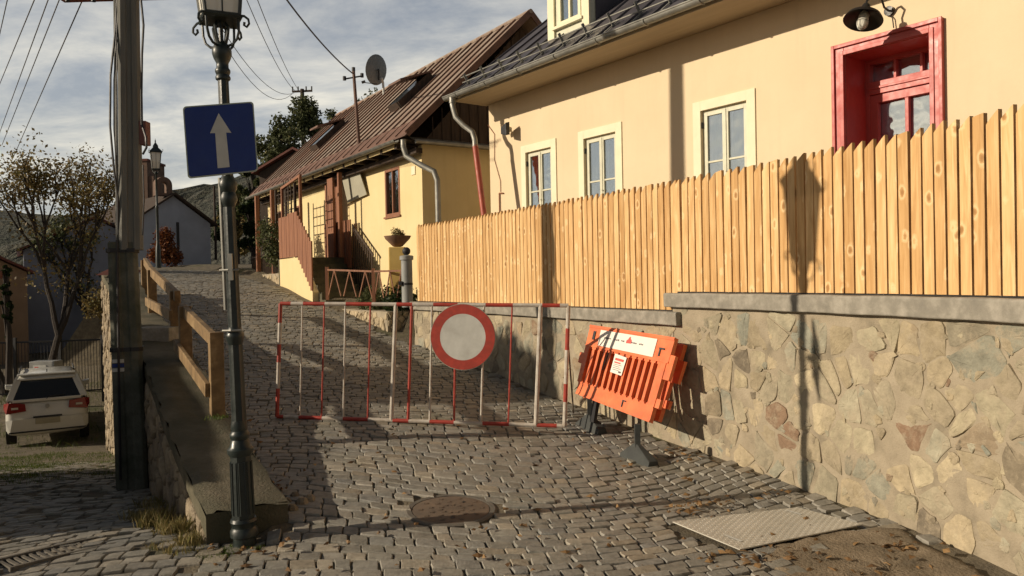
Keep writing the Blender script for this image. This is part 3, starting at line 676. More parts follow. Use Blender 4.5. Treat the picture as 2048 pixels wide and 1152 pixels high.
frame(dl, a+.05, b-.05, z0+.03, 3.715, .09, D-.045, D+.02); dl.box(a+.14, b-.14, D-.03, D+.02, 2.55, 2.66); dl.box((a+b)/2-.02, (a+b)/2+.02, D-.035, D+.02, 2.66, 3.63); dl.box(a+.14, b-.14, D-.01, D+.01, z0+.1, 2.55)
dr_ = dl.build('door', M['red'], H1, bevel=.004)
MB().box(a+.10, b-.10, D+.021, D+.028, 2.66, 3.64).build('pane', M['glass'], dr_); MB().box(a+.05, b-.05, D+.0312, D+.036, 3.86, z1-.05).build('transom_pane', M['glass'], dr_)
MB().box(a+.0, b-.0, D+.052, D+.07, z0, z1).build('door_back', M['trim'], dr_)
MB().tube([(b-.12,D-.05,2.6),(b-.12,D-.10,2.6),(b-.22,D-.10,2.6)], .011, 8).build('handle', M['zinc'], dr_)
st = MB(); st.box(6.5, 8.0, -.9, .45, .9, 1.6); st.box(6.4, 8.1, -1.2, -.9, .9, 1.42); st.build('doorstep', M['concrete'], H1)
# downpipe
dp = MB(); dp.tube([(.06,-.81,4.93),(.06,-.81,4.80),(.12,-.79,4.58),(.24,-.70,4.42),(.38,-.62,4.30),(.42,-.60,4.16),(.425,-.60,4.06)], .048, 12); dp.lathe([(.052,4.06),(.052,4.04)], 12, (.425,-.60)); dp.tube([(.06,-.81,4.95),(.06,-.81,4.83)], .06, 12)
pipe = dp.build('downpipe', M['zinc'], H1, smooth=True)
MB().tube([(.425,-.60,4.06),(.51,-.60,3.6),(.95,-.60,1.2)], .05, 12).build('red_downpipe', M['rust_pipe'], pipe, smooth=True)
th_ = MB(); th_.tube([(-.02,-.012,4.55),(.18,-.012,4.35),(.16,-.012,3.9),(.33,-.012,3.5),(.33,-.012,3.3)], .006, 5); th_.tube([(.30,-.02,3.28),(.30,-.02,1.3)], .012, 6); th_.tube([(.30,-.02,3.28),(.42,-.02,3.27)], .012, 6); th_.build('wall_cable', M['brownwood'], H1)

# floodlight on the house corner
FL = thing('floodlight', 'small black floodlight with white sensor high on the ochre wall corner', 'floodlight', (0,0,0)); FL.location = H1.location; FL.rotation_euler = H1.rotation_euler
m_ = MB(); m_.box(.60,.66,-.06,0,4.34,4.40); m_.tube([(.63,-.06,4.37),(.63,-.13,4.36),(.70,-.15,4.33)], .014, 6); m_.build('bracket', M['surround'], FL)
m_ = MB(); m_.add([(.66,-.14,4.38),(.66,-.14,4.27),(.66,-.22,4.36),(.66,-.22,4.25),(.84,-.16,4.44),(.84,-.16,4.22),(.84,-.24,4.42),(.84,-.24,4.20)], [(0,1,3,2),(4,6,7,5),(0,4,5,1),(2,3,7,6),(0,2,6,4),(1,5,7,3)]); m_.build('lamp_head', M['blackiron'], FL, bevel=.006)
MB().lathe([(.0,4.26),(.03,4.27),(.04,4.31),(.03,4.34),(0,4.35)], 10, (.63,-.12)).build('sensor', M['surround'], FL, smooth=True)

# wall lamp over the door
WLp = thing('wall_lamp', 'black enamel barn lamp with glass bulb cover on a curved arm above the red door', 'wall lamp'); WLp.location = H1.location; WLp.rotation_euler = H1.rotation_euler
cx_, cy_ = 7.26, -.40
def tilt(m_, a=rad(22)):
    m_.v = [(x, cy_+(y-cy_)*math.cos(a)+(z-4.44)*math.sin(a), 4.44-(y-cy_)*math.sin(a)+(z-4.44)*math.cos(a)) for x, y, z in m_.v]; return m_
m_ = MB(); m_.tube([(7.30,0,4.45),(7.30,-.035,4.45)], .05, 12); m_.tube([(7.30,-.03,4.45),(7.30,-.12,4.47),(7.305,-.17,4.53),(7.31,-.24,4.565),(7.315,-.32,4.55),(cx_,cy_+.02,4.50),(cx_,cy_,4.44)], .011, 8); m_.tube([(7.30,-.02,4.43),(7.34,-.03,4.36),(7.35,-.03,4.26)], .006, 6); m_.build('arm', M['blackiron'], WLp, smooth=True)
m_ = MB(); m_.lathe([(.02,4.46),(.035,4.45),(.045,4.41),(.05,4.385),(.10,4.365),(.165,4.315),(.19,4.27),(.185,4.268),(.155,4.30),(.09,4.35),(.04,4.36)], 28, (cx_,cy_)); tilt(m_).build('shade', M['blackiron'], WLp, smooth=True)
m_ = MB(); m_.lathe([(.035,4.36),(.05,4.33),(.052,4.25),(.04,4.20),(.015,4.18),(0,4.178)], 16, (cx_,cy_)); tilt(m_).build('bulb_glass', M['lglass'], WLp, smooth=True)
m_ = MB()
for k in range(4):
    a = k*math.pi/4; m_.tube([(cx_+.056*math.cos(a+t_*0)*math.cos(t_), cy_+.056*math.sin(a)*math.cos(t_), 4.25-.085*math.sin(t_)+(.0)) for t_ in np.linspace(0, math.pi, 11)], .003, 4)
m_.tube([(cx_+.057*math.cos(t_), cy_+.057*math.sin(t_), 4.25) for t_ in np.linspace(0, 2*math.pi, 17)], .003, 4, caps=False); tilt(m_).build('bulb_cage', M['zinc'], WLp)

# ------------------------------------------------------------------ house 2 (yellow with porch)
A2 = math.atan2(-.836, .549)
H2 = thing('yellow_house', 'low yellow rendered house with rusty sheet metal roof and timber porch', 'house', (-1.83, 15.5, 0), A2)
LW = 11.0; D2 = 5.0; WT2 = 4.52
h2 = [(-1.72,-.96,3.18,4.22), (-4.95,-4.35,2.35,4.40), (-8.1,-7.5,3.1,4.0), (-10.0,-9.5,3.1,4.0)]
mb = MB(); wall_holes(mb, -LW, .10, .6, WT2, h2, 0, .12)
for x in (-LW, .10): mb.add([(x,0,.6),(x,D2,.6),(x,D2,WT2),(x,0,WT2)], [(0,1,2,3)])
mb.add([(-LW,D2,.6),(.1,D2,.6),(.1,D2,WT2),(-LW,D2,WT2)], [(0,1,2,3)]); mb.build('wall', M['wall2'], H2, fixn=False)
R2S = .96; E2 = -.5; EZ = 4.62; RX0, RX1 = -LW-.25, .48; RYR = 2.5; RZT = EZ+R2S*(RYR-E2)
rz2 = lambda y: EZ+R2S*(y-E2)
for x in (-LW+.02, .12):
    g2 = MB(); g2.add([(x,-.0,WT2),(x,D2,WT2),(x,RYR,RZT-.22)], [(0,1,2)]); x += .006
    
    for y in np.arange(.25, 4.8, .22): 
        zt = min(rz2(y), rz2(5-y))-.25
        if zt > WT2+.03: g2.box(x, x+.012, y-.008, y+.008, WT2, zt)
    g2.build('gable_boards', M['wooddark'], H2, fixn=False)
pb = MB(); pb.add([(.11,-.3,WT2+.12),(.11,D2,WT2+.12),(.42,D2,WT2-.0),(.42,-.3,WT2-.0)], [(0,1,2,3)]); pb.tube([(.45,-.3,WT2-.02),(.45,D2,WT2-.02)], .045, 8); pb.build('gable_gutter', M['zinc'], H2)
rf = MB()
rf.add([(RX0,E2,EZ),(RX1,E2,EZ),(RX1,RYR,RZT),(RX0,RYR,RZT),(RX0,E2,EZ-.04),(RX1,E2,EZ-.04),(RX1,RYR,RZT-.05),(RX0,RYR,RZT-.05)], [(0,1,2,3),(4,7,6,5),(0,4,5,1),(0,3,7,4),(1,5,6,2)])
rf.add([(RX0,RYR,RZT),(RX1,RYR,RZT),(RX1,5.5,EZ),(RX0,5.5,EZ),(RX0,RYR,RZT-.05),(RX1,RYR,RZT-.05),(RX1,5.5,EZ-.04),(RX0,5.5,EZ-.04)], [(0,1,2,3),(4,7,6,5),(2,6,7,3),(0,3,7,4),(1,5,6,2)])
rf.tube([(RX0-.02,RYR,RZT+.02),(RX1+.02,RYR,RZT+.02)], .05, 8)
rr = rf.build('roof', M['rustroof'], H2)
sm = MB()
for x in np.arange(RX0+.03, RX1, .485):
    x += random.uniform(-.01,.01); sm.beam((x,E2+.01,EZ+.025), (x,RYR,RZT+.025), .026, .04, up=(0,-R2S,1)); sm.beam((x,5.49,EZ+.025), (x,RYR,RZT+.025), .03, .055, up=(0,R2S,1))
sm.beam((RX1,E2,EZ), (RX1,RYR,RZT), .03, .13, up=(0,-R2S,1)); sm.beam((RX1,5.5,EZ), (RX1,RYR,RZT), .03, .13, up=(0,R2S,1))
sm.build('seam', M['seam'], rr)
kick = MB(); kick.add([(RX0,E2-.06,EZ-.05),(RX1+.02,E2-.06,EZ-.05),(RX1+.02,E2+.35,rz2(E2+.35)+.035),(RX0,E2+.35,rz2(E2+.35)+.035)], [(0,1,2,3)]); kick.build('eave_flashing', M['seam'], rr, fixn=False)
# roof hatches (open skylights)
for hx, hy in ((-2.95,.75),(-8.3,.6)):
    hb = MB(); lx = .62; ly = .85
    pts = [(hx,hy),(hx+lx,hy),(hx+lx,hy+ly),(hx,hy+ly)]
    hb.add([(x, y, rz2(y)-.02) for x, y in pts]+[(x, y-.11, rz2(y)+.13) for x, y in pts], [(0,1,5,4),(1,2,6,5),(2,3,7,6),(3,0,4,7)])
    hh = hb.build('roof_hatch', M['wooddark'], H2, fixn=False)
    MB().add([(x, y-.10, rz2(y)+.12) for x, y in pts], [(0,1,2,3)]).build('pane', M['carglass'], hh, fixn=False)
    lid = MB(); lid.add([(hx-.03,hy+ly-.05,rz2(hy+ly)+.12),(hx+lx+.03,hy+ly-.05,rz2(hy+ly)+.12),(hx+lx+.03,hy-.05,rz2(hy)+.62),(hx-.03,hy-.05,rz2(hy)+.62),(hx-.03,hy+ly-.05,rz2(hy+ly)+.16),(hx+lx+.03,hy+ly-.05,rz2(hy+ly)+.16),(hx+lx+.03,hy-.05,rz2(hy)+.67),(hx-.03,hy-.05,rz2(hy)+.67)], [(0,3,2,1),(4,5,6,7),(0,1,5,4),(1,2,6,5),(2,3,7,6),(3,0,4,7)]); lid.build('lid', M['seam'], hh)
# gutter, plate beam and rafter ends
gt = MB(); gx = np.arange(RX0-.1, RX1+.1, .5); pr = [(E2-.075+.065*math.cos(a), EZ-.07+.065*math.sin(a)) for a in np.linspace(math.pi, 2*math.pi, 8)]+[(E2-.075+.055*math.cos(a), EZ-.068+.055*math.sin(a)) for a in np.linspace(2*math.pi, math.pi, 8)]; n = len(pr); V = []
for x in gx: V += [(x, y, z) for y, z in pr]
gt.add(V, [(i*n+j, i*n+(j+1)%n, (i+1)*n+(j+1)%n, (i+1)*n+j) for i in range(len(gx)-1) for j in range(n)]+[tuple(range(n)), tuple((len(gx)-1)*n+j for j in range(n))]); gt.build('gutter', M['zinc'], H2, smooth=True)
rb = MB(); rb.box(-LW, .3, -.22, -.08, 4.30, 4.40)
for x in np.arange(-LW+.1, .2, .72): rb.box(x-.05, x+.05, -.48, .06, 4.41, 4.505)
rb.build('rafter', M['wooddark'], H2)
eb = MB()
for x in np.arange(-LW+.1, -.2, .72): eb.box(x+.07, x+.65, -.475, -.46, 4.43, 4.505)
eb.build('eave_board', M['wall2'], H2)
MB().box(.12,.13,2.6,3.35,1.2,3.55).build('end_door', M['trim'], H2)
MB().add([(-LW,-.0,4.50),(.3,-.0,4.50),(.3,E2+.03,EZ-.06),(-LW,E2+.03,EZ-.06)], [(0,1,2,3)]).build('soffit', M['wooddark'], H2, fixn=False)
W = MB(); frame(W, -1.72, -.96, 3.18, 4.22, .06, -.01, .06); W.box(-1.36,-1.32,-.005,.05,3.24,4.16); W.box(-1.76,-.92,-.04,0,3.14,3.178)
wf = W.build('window', M['brownwood'], H2); MB().box(-1.66,-1.02,.03,.04,3.24,4.16).build('pane', M['glass'], wf); MB().box(-1.72,-.96,.12,.13,3.18,4.22).build('window_back', M['trim'], wf)
for (p, q, r_, t_) in h2[2:]:
    W = MB(); frame(W, p, q, r_, t_, .05, -.01, .05); W.box((p+q)/2-.02,(p+q)/2+.02,0,.05,r_+.05,t_-.05); wf = W.build('window', M['brownwood'], H2); MB().box(p,q,.06,.07,r_,t_).build('pane', M['glass'], wf)
W = MB(); W.box(-4.95,-4.35,.03,.09,2.35,4.40)
for k in range(5): W.box(-4.94+k*.12, -4.84+k*.12, .01, .03, 2.4, 4.36)
W.build('door', M['brownwood'], H2)
MB().box(-.36,-.18,-.02,-.002,3.94,4.12).build('number_plate', M['surround'], H2, bevel=.01)
dp = MB(); dp.tube([(.46,E2-.07,4.50),(.46,E2-.07,4.36),(.50,E2-.04,4.18),(.80,-.34,3.96),(1.0,-.20,3.84),(1.06,-.16,3.66),(1.08,-.16,.9)], .055, 10); dp.build('downpipe', M['zinc'], H2, smooth=True)
# timber porch corner
def pole_in(parent, x, y, z0, z1, r=.05, m='brownwood', nm='post'): return MB().box(x-r, x+r, y-r, y+r, z0, z1).build(nm, M[m], parent)
PR = thing('timber_porch', 'brown board porch with landing, balustrade and lattice screen beside the yellow house', 'porch', (-1.83, 15.5, 0), A2)
# landing block (yellow plaster) with sloping stair cheek
lb = MB(); poly = [(-5.2,.9),(-2.75,.9),(-2.75,1.55),(-3.72,2.36),(-5.2,2.36)]
lb.prism(poly, lambda a, b, d_: (a, d_, b), -1.36, -1.22); lb.build('stair_cheek', M['wall2'], PR)
stp = MB(); stp.box(-5.2,-3.75,-1.215,-.01,.9,2.36)
for k in range(6): stp.box(-3.75+k*.24, -3.51+k*.24, -1.215, -.25, .9, 2.36-(k+1)*.165)
stp.box(-5.3,-5.2,-1.36,0,.9,2.36)
stp.build('stair', M['oldconcrete'], PR)
bal = MB(); x = -5.08
while x < -2.76:
    if x < -3.72: zb_, zt_ = 2.38, 3.38+(.05 if x > -4.4 else .0)
    else: f_ = (x+3.72)/.97; zb_, zt_ = 2.38-.81*f_, 3.40-.72*f_
    bal.box(x, x+.115, -1.40-.004*(int(x*10)%2), -1.372, zb_, zt_); x += .122
bal.box(-5.2,-3.72,-1.37,-1.33,3.2,3.28); bal.build('balustrade', M['brownwood'], PR)
bi = MB()
for x in np.arange(-5.1,-3.3,.14): bi.box(x, x+.1, -.22, -.19, 2.1, 3.25)
bi.build('inner_boards', M['brownwood'], PR)
for x, zt__ in ((-5.02,4.12),(-3.60,4.27)): pole_in(PR, x, -1.31, 2.38, zt__, .03)
pole_in(PR, -3.62, -.34, 2.36, 4.40, .045); pole_in(PR, -5.15, -.1, 2.36, 4.4, .05)
MB().box(-4.50,-4.12,-.34,-.28,2.36,4.34).build('corner_boards', M['brownwood'], PR)
MB().beam((-5.1,-1.31,4.12),(-3.55,-1.31,4.27),.05,.06).build('beam', M['brownwood'], PR)
lt = MB()
for x in (-6.9,-6.0,-5.25): lt.box(x-.03,x+.03,-.95,-.89,2.2,4.3)
for x in np.arange(-6.9,-5.2,.28): lt.box(x-.012,x+.012,-.94,-.92,2.9,4.2)
for z in np.arange(2.95,4.25,.24): lt.box(-6.9,-5.25,-.92,-.905,z-.012,z+.012)
for x in np.arange(-4.95,-4.35,.19): lt.box(x-.01,x+.01,-1.30,-1.285,3.4,4.3)
for z in np.arange(3.5,4.3,.2): lt.box(-5.1,-4.35,-1.285,-1.272,z-.01,z+.01)
lt.build('lattice', M['wooddark'], PR)
for x in (-8.9,-7.3): pole_in(PR, x, -.9, 2.0, 4.35, .055)
# light sheet hung under the eave
MB().add([(-4.02,-.14,4.38),(-2.90,-.14,4.38),(-2.62,-.07,3.78),(-3.82,-.07,3.70),(-4.02,-.12,4.38),(-2.90,-.12,4.38),(-2.62,-.05,3.78),(-3.82,-.05,3.70)], [(0,1,2,3),(4,7,6,5),(0,4,5,1),(1,5,6,2),(2,6,7,3),(3,7,4,0)]).build('awning_sheet', mat('pale_sheet', (.40,.38,.29), rough=.7), PR)
wr = MB(); wr.tube([(-5.15-.0+.17*math.cos(t_), -.05, 4.0+.22*math.sin(t_)) for t_ in np.linspace(0, 2*math.pi, 20)], .06, 7, caps=False); o = wr.build('wreath', M['leaf_dark'], None); o.location = H2.location; o.rotation_euler = H2.rotation_euler; tag(o, 'dark round wreath hung on the yellow wall beside the porch door', 'wreath')
# lean handrail added on the house side to cast shadow on the wall
hr = MB(); hr.beam((-3.3,-.16,3.1),(-2.1,-.16,2.35),.03,.05)
for k, x in enumerate(np.arange(-3.25,-2.1,.12)): hr.box(x-.02,x+.02,-.17,-.15,1.5,3.07-(x+3.3)*.62)
hr.build('shadow_rail', M['wooddark'], PR)

# mast on the yellow house roof
MA = thing('service_mast', 'thin rusty cable mast rising from the rusty sheet metal roof', 'mast', (0,0,0)); bm0 = P(718,291,17.75); tp = P(707,140,17.6)
m_ = MB(); m_.tube([bm0, tp], [.045,.035], 8); m_.build('pole', M['seam'], MA)
m_ = MB(); a = P(689,158,17.6); b = P(724,152,17.6); m_.beam(a, b, .025, .03); 
for p in (a, b, tp): m_.tube([p-np.array([0,0,.03]), p+np.array([0,0,.06])], .04, 8)
m_.build('insulator', M['trim'], MA)
# satellite dish
DI = thing('satellite_dish', 'grey oval satellite dish seen from behind above the rusty roof ridge', 'satellite dish', (0,0,0)); dc_ = Vector(P(757,140,22.2)); bs = Vector(P(768,195,22.3))
m_ = MB(); m_.tube([bs, Vector(P(766,165,22.3)), dc_+Vector((.1,-.05,-.25))], .035, 8); m_.build('mount', M['signgrey'], DI)
m_ = MB(); V = []; ax = Vector((-.80,.60,.22)).normalized(); u_ = ax.cross(Vector((0,0,1))).normalized(); v_ = u_.cross(ax)
for r_, dd in ((0,.0),(.15,.01),(.3,.04),(.40,.075),(.44,.10)):
    for j in range(24): t_ = 2*math.pi*j/24; V.append(dc_+ax*dd+(u_*math.cos(t_)*.93+v_*math.sin(t_))*r_)
for r_, dd in ((.44,.105),(.3,.06),(0,.03)):
    for j in range(24): t_ = 2*math.pi*j/24; V.append(dc_+ax*dd+(u_*math.cos(t_)*.93+v_*math.sin(t_))*r_)
m_.add(V, [(i*24+j, i*24+(j+1)%24, (i+1)*24+(j+1)%24, (i+1)*24+j) for i in range(7) for j in range(24)]); m_.build('reflector', M['dishgrey'], DI, smooth=True)
m_ = MB(); lp = Vector(P(727,165,21.9)); m_.tube([dc_+v_*-.40, lp], .013, 6); m_.tube([lp-Vector((.05,0,0)), lp+Vector((.05,0,.03))], .04, 8); m_.tube([dc_+Vector((0,-.02,-.3)), dc_+Vector((.02,-.1,-.05)), dc_+Vector((0,-.02,.0))], .03, 6); m_.build('receiver_arm', M['trim'], DI)

# ------------------------------------------------------------------ garden bed, planter pillar, metal post, low fences
def local_stone_box(name, label, cat, corners, z0, z1, cell=.16, m=('mortar','bedstone'), capm=None):
    cs = [Vector((c[0], c[1], 0)) for c in corners]; o = thing(name, label, cat, (cs[0].x, cs[0].y, 0)); mb = MB(); O = cs[0]
    n = len(cs); mb.add([tuple(c-O+Vector((0,0,z0))) for c in cs]+[tuple(c-O+Vector((0,0,z1))) for c in cs], [(i,(i+1)%n,(i+1)%n+n,i+n) for i in range(n)]+[tuple(range(n,2*n))])
    cen = sum(cs, Vector())/n
    for i in range(n):
        a, b = cs[i], cs[(i+1)%n]; d_ = (b-a); Ln = d_.length; d_.normalize(); nn = Vector((d_.y,-d_.x,0)); 
        if nn.dot(a-cen) < 0: nn = -nn
        stones(mb, 0, Ln, lambda s_: z0+.02, lambda s_: z1-.01, cell, lambda s_, h_, f_, a=a, d_=d_, nn=nn: tuple(a+d_*s_+nn*f_+Vector((0,0,h_))-O), 1, aspect=1.2, lift=(.01,.03))
    mb.build('masonry', [M[m[0]], M[m[1]]], o, fixn=False)
    return o
c1 = P(775,634,14.35); c0 = P(622,585,17.0)
t2 = np.array([.549,-.836]); i2 = np.array([.836,.549])
cA = np.array(c1[:2]); cB = cA-t2*3.0; cC = cA+i2*1.0
bed = local_stone_box('garden_bed', 'low stone edged garden bed full of dark shrubs below the yellow house', 'garden bed', [cB, cA, cC, cB+i2*1.0], .5, 1.18)
# foliage generator
def leaves(centres, n, size, seed=0, flat=0, up=.0):
    rng = np.random.RandomState(seed); mb = MB(); tot = sum(c[3]**2 for c in centres)
    Vs = []; Fs = []; k = 0
    for (x, y, z, r, *sq) in centres:
        cnt = int(n*r*r/tot); sqz = sq[0] if sq else 1
        d = rng.normal(size=(cnt,3)); d /= np.linalg.norm(d, axis=1)[:,None]; rr_ = r*(rng.uniform(0,1,(cnt,1))**.42)*rng.uniform(.75,1.12,(cnt,1))
        p = np.array([x,y,z])+d*rr_*np.array([1,1,sqz])
        for q in p:
            a = rng.normal(size=3); a /= np.linalg.norm(a); b = np.cross(a, rng.normal(size=3)); b /= np.linalg.norm(b); s_ = size*rng.uniform(.6,1.35)
            Vs += [q-a*s_*.6, q+b*s_*.35, q+a*s_*.6, q-b*s_*.35]; Fs.append((k,k+1,k+2,k+3)); k += 4
    mb.v = [tuple(map(float, v)) for v in Vs]; mb.f = Fs; mb.m = [0]*len(Fs); return mb
def bush(name, label, cat, cs, n, size, m, group=None, seed=3):
    o = thing(name, label, cat, (cs[0][0], cs[0][1], cs[0][2]), 0, group); c = [(a-cs[0][0], b-cs[0][1], z-cs[0][2], *r) for a, b, z, *r in cs]
    leaves(c, n, size, seed).build('foliage', M[m], o, fixn=False)
    st_ = MB()
    for a, b, z, *r in c[:5]: st_.tube([(a*.3, b*.3, c[0][2]-cs[0][3]*.9), (a*.7,b*.7,z-.1), (a,b,z+r[0]*.3)], [.015,.01,.004], 5)
    st_.build('stem', M['trunk'], o)
    return o
bp = lambda along, inn, z: (float(cA[0]-t2[0]*along+i2[0]*inn), float(cA[1]-t2[1]*along+i2[1]*inn), z)
bush('shrub', 'dark evergreen shrub spilling over the right end of the stone garden bed', 'shrub', [(*bp(.35,.4,1.40),.33),(*bp(.0,.8,1.38),.30),(*bp(.75,.5,1.45),.30),(*bp(-.1,1.2,1.36),.28),(*bp(.2,.3,1.25),.28)], 5200, .05, 'leaf_dark', 'shrubs in the garden bed', 5)
bush('shrub', 'lighter green shrub at the left end of the stone garden bed', 'shrub', [(*bp(1.5,.35,1.36),.32),(*bp(1.9,.4,1.30),.25),(*bp(1.15,.3,1.28),.25)], 3600, .045, 'leaf_green', 'shrubs in the garden bed', 6)
def post_rail(name, label, pts, h, m='brownwood', diag=True, th=.03):
    o = thing(name, label, 'railing', tuple(pts[0])); O = Vector(pts[0]); R_ = MB()
    for p in pts: p = Vector(p)-O; MB().box(p.x-th, p.x+th, p.y-th, p.y+th, p.z, p.z+h+.06).build('post', M[m], o)
    for a, b in zip(pts[:-1], pts[1:]):
        a = Vector(a)-O; b = Vector(b)-O; up_ = Vector((0,0,h)); R_.beam(a+up_, b+up_, .035, .035)
        k = 3 if diag else 1
        for i in range(k if diag else 0):
            p = a.lerp(b, (i+.5)/k); q0 = a.lerp(b, i/k+.03); R_.beam(p+up_, q0+Vector((0,0,.1)), .018, .018); q1 = a.lerp(b, (i+1)/k-.03); R_.beam(p+up_, q1+Vector((0,0,.1)), .018, .018)
    R_.build('rails', M[m], o); return o, O
post_rail('garden_railing', 'low brown railing with diagonal bars behind the bed shrubs', [P(655,600,15.6), P(748,606,14.9), P(815,606,14.55)], .62)
# planter pillar
pp = P(797,560,14.95); PL_ = thing('planter_pillar', 'short yellow rendered pillar beside the grey gatepost', 'pillar', (pp[0], pp[1], 1.0))
MB().box(-.16,.16,-.16,.16,0,1.42).build('shaft', M['yellowpil'], PL_, bevel=.02)
bw = MB(); bw.lathe([(.06,1.425),(.10,1.44),(.24,1.58),(.27,1.64),(.24,1.64),(.20,1.60),(.0,1.60)], 16); o = bw.build('planter_bowl', M['terracotta'], None, smooth=True, loc=(pp[0],pp[1],1.0)); tag(o, 'terracotta planter bowl standing on the short yellow pillar', 'planter')
o = leaves([(0,0,.0,.12),(.09,0,-.02,.08)], 350, .035, 9).build('planter_plant', M['leaf_autumn'], None, fixn=False, loc=(pp[0]-.02,pp[1],2.70)); tag(o, 'small dried plant growing in the terracotta bowl on the yellow pillar', 'plant')
gp_ = P(814,560,13.75); GP = thing('gatepost', 'grey round metal gatepost with ball cap at the far end of the picket fence', 'post', (gp_[0], gp_[1], 0))
m_ = MB(); m_.lathe([(.10,1.28),(.10,2.13),(.125,2.135),(.125,2.20),(.11,2.21),(.05,2.22)], 18); m_.build('shaft', M['poleconc'] if False else mat('grey_post_paint', (.30,.31,.30), (.22,.23,.22), .6, 4), GP, smooth=True)
m_ = MB(); m_.lathe([(0,2.20)]+[(.075*math.sin(a), 2.29-.075*math.cos(a)) for a in np.linspace(.3, math.pi, 9)], 14); m_.build('ball_cap', M['trim'], GP, smooth=True)
m_ = MB(); m_.lathe([(.105,1.68),(.105,1.72)], 18); m_.box(-.14,-.08,-.1,-.02,1.68,1.75); m_.build('hinge_band', M['trim'], GP)
# low stone wall with railing and rose bush, far left of porch
fA = P(497,548,24.0); fB = P(563,590,19.3)
fw = local_stone_box('low_wall', 'low stone wall carrying an iron railing left of the porch', 'wall', [fA[:2], fB[:2], fB[:2]+i2*.3, fA[:2]+i2*.3], 1.2, 2.02, .2)
pA = np.array([fA[0]+.1, fA[1]+.1, 2.03]); pB = np.array([fB[0]+.1, fB[1]+.1, 2.03])
o, O = post_rail('iron_railing', 'dark iron railing along the low stone wall by the rose bush', [pA+(pB-pA)*k/4 for k in range(5)], .55, 'wooddark', diag=False, th=.02)
m_ = MB()
for k in range(50):
    p = Vector(pA+(pB-pA)*k/50)-O; m_.box(p.x-.008,p.x+.008,p.y-.008,p.y+.008,.03,.55)
m_.build('bars', M['wooddark'], o)
rb_ = P(540,480,20.3); bush('rose_bush', 'loose rose bush with pale blooms in front of the porch balustrade', 'bush', [(rb_[0],rb_[1],rb_[2],.42),(rb_[0]-.1,rb_[1]+.1,rb_[2]+.35,.28),(rb_[0]+.1,rb_[1],rb_[2]-.4,.35)], 1600, .07, 'leaf_green', seed=11)

# small sheet metal shed in the gap
cn = P(962,420,17.5); CN = thing('garden_shed', 'grey ribbed sheet metal shed in the gap between the two houses', 'shed', (cn[0], cn[1], 1.2), .1)
m_ = MB(); m_.box(0,1.6,0,1.6,0,2.35)
for x in np.arange(.03,1.6,.1): m_.box(x-.02,x+.02,-.03,0,0,2.33)
m_.build('body', M['galv'], CN); m_ = MB(); m_.box(-.04,1.64,-.06,1.64,2.35,2.40); m_.build('sill', M['signgrey'], CN); m_ = MB(); m_.box(0,1.6,0,1.6,2.40,2.78); m_.build('clerestory', M['carglass'], CN)
m_ = MB(); m_.box(-.06,1.66,-.1,1.66,2.78,2.86); m_.build('roof', M['signgrey'], CN)

# ------------------------------------------------------------------ left retaining wall with concrete top, and wooden railing
LK = [(5.22,.17),(6.0,.30),(6.47,.38),(7.3,.55),(8.0,.74),(8.9,.92),(10.5,1.16),(12.3,1.35),(14.5,1.85),(16.4,2.10)]
def lx(Y): return -2.13-.6*(Y-5.2)
lt_n = np.array([.857,.514])       # from the left edge across the wall towards the road
def lz(Y): return float(np.interp(Y, [a for a, b in LK], [b for a, b in LK]))
LWL = thing('retaining_wall', 'tall rubble wall with mossy concrete top dropping to the lower lane on the left', 'retaining wall', (lx(5.22), 5.22, 0)); O = Vector(LWL.location)
def lp_(Y, across, z): 
    d0 = np.array([lx(Y), Y])+lt_n*across; return (d0[0]-O.x, d0[1]-O.y, z-O.z)
tm = MB(); yq = list(np.arange(5.22, 16.4, .12))+[16.4]; na = 7; WD = .56
V = []
for Y in yq:
    j_ = .012*math.sin(Y*11)+.01*math.sin(Y*27)
    for k in range(na+1): V.append(lp_(Y+(.04*math.sin(k*1.7) if Y < 5.3 else 0), WD*k/na+(j_ if k in (0,na) else 0), lz(Y)+.006*math.sin(k*2.1+Y*2.2)+(.0 if 0 < k < na else -.02)))
tm.add(V, [(i*(na+1)+k, i*(na+1)+k+1, (i+1)*(na+1)+k+1, (i+1)*(na+1)+k) for i in range(len(yq)-1) for k in range(na)])
for i in range(len(yq)-1):                                                  # road side face and left face of the slab
    for acr, dz in ((WD, .5), (0, .16)):
        a, b = yq[i], yq[i+1]; tm.add([lp_(a,acr,lz(a)-.02), lp_(b,acr,lz(b)-.02), lp_(b,acr,lz(b)-dz), lp_(a,acr,lz(a)-dz)], [(0,1,2,3)])
tm.add([lp_(5.22,WD*k/6,lz(5.22)-.0) for k in range(7)]+[lp_(5.22,WD*k/6,-.2) for k in range(7)], [(k,k+1,k+8,k+7) for k in range(6)])
tm.build('concrete_top', M['oldconcrete'], LWL, fixn=False, smooth=True)
rm = MB(); V = []; 
for Y in yq:
    zb = float(zl(Y))-.15; V += [lp_(Y, .03, zb+(lz(Y)-.1-zb)*k/6) for k in range(7)]
rm.add(V, [(i*7+k, i*7+k+1, (i+1)*7+k+1, (i+1)*7+k) for i in range(len(yq)-1) for k in range(6)])
ss_ = math.hypot(.6,1)
def lface(s_, h_, f_): Y = 5.22+s_/ss_; return lp_(Y, .03-f_, h_)
stones(rm, 0, (16.4-5.22)*ss_, lambda s_: float(zl(5.22+s_/ss_))-.02, lambda s_: lz(5.22+s_/ss_)-.14, .24, lface, 1, aspect=1.6, lift=(.015,.05), gap=(.86,.97), skip=.02)
rm.add([lp_(16.4,0,-2),lp_(16.4,WD,-2),lp_(16.4,WD,2.1),lp_(16.4,0,2.1)], [(0,1,2,3)])
rm.build('masonry', [M['mortar'], M['rubblewall']], LWL, fixn=False)
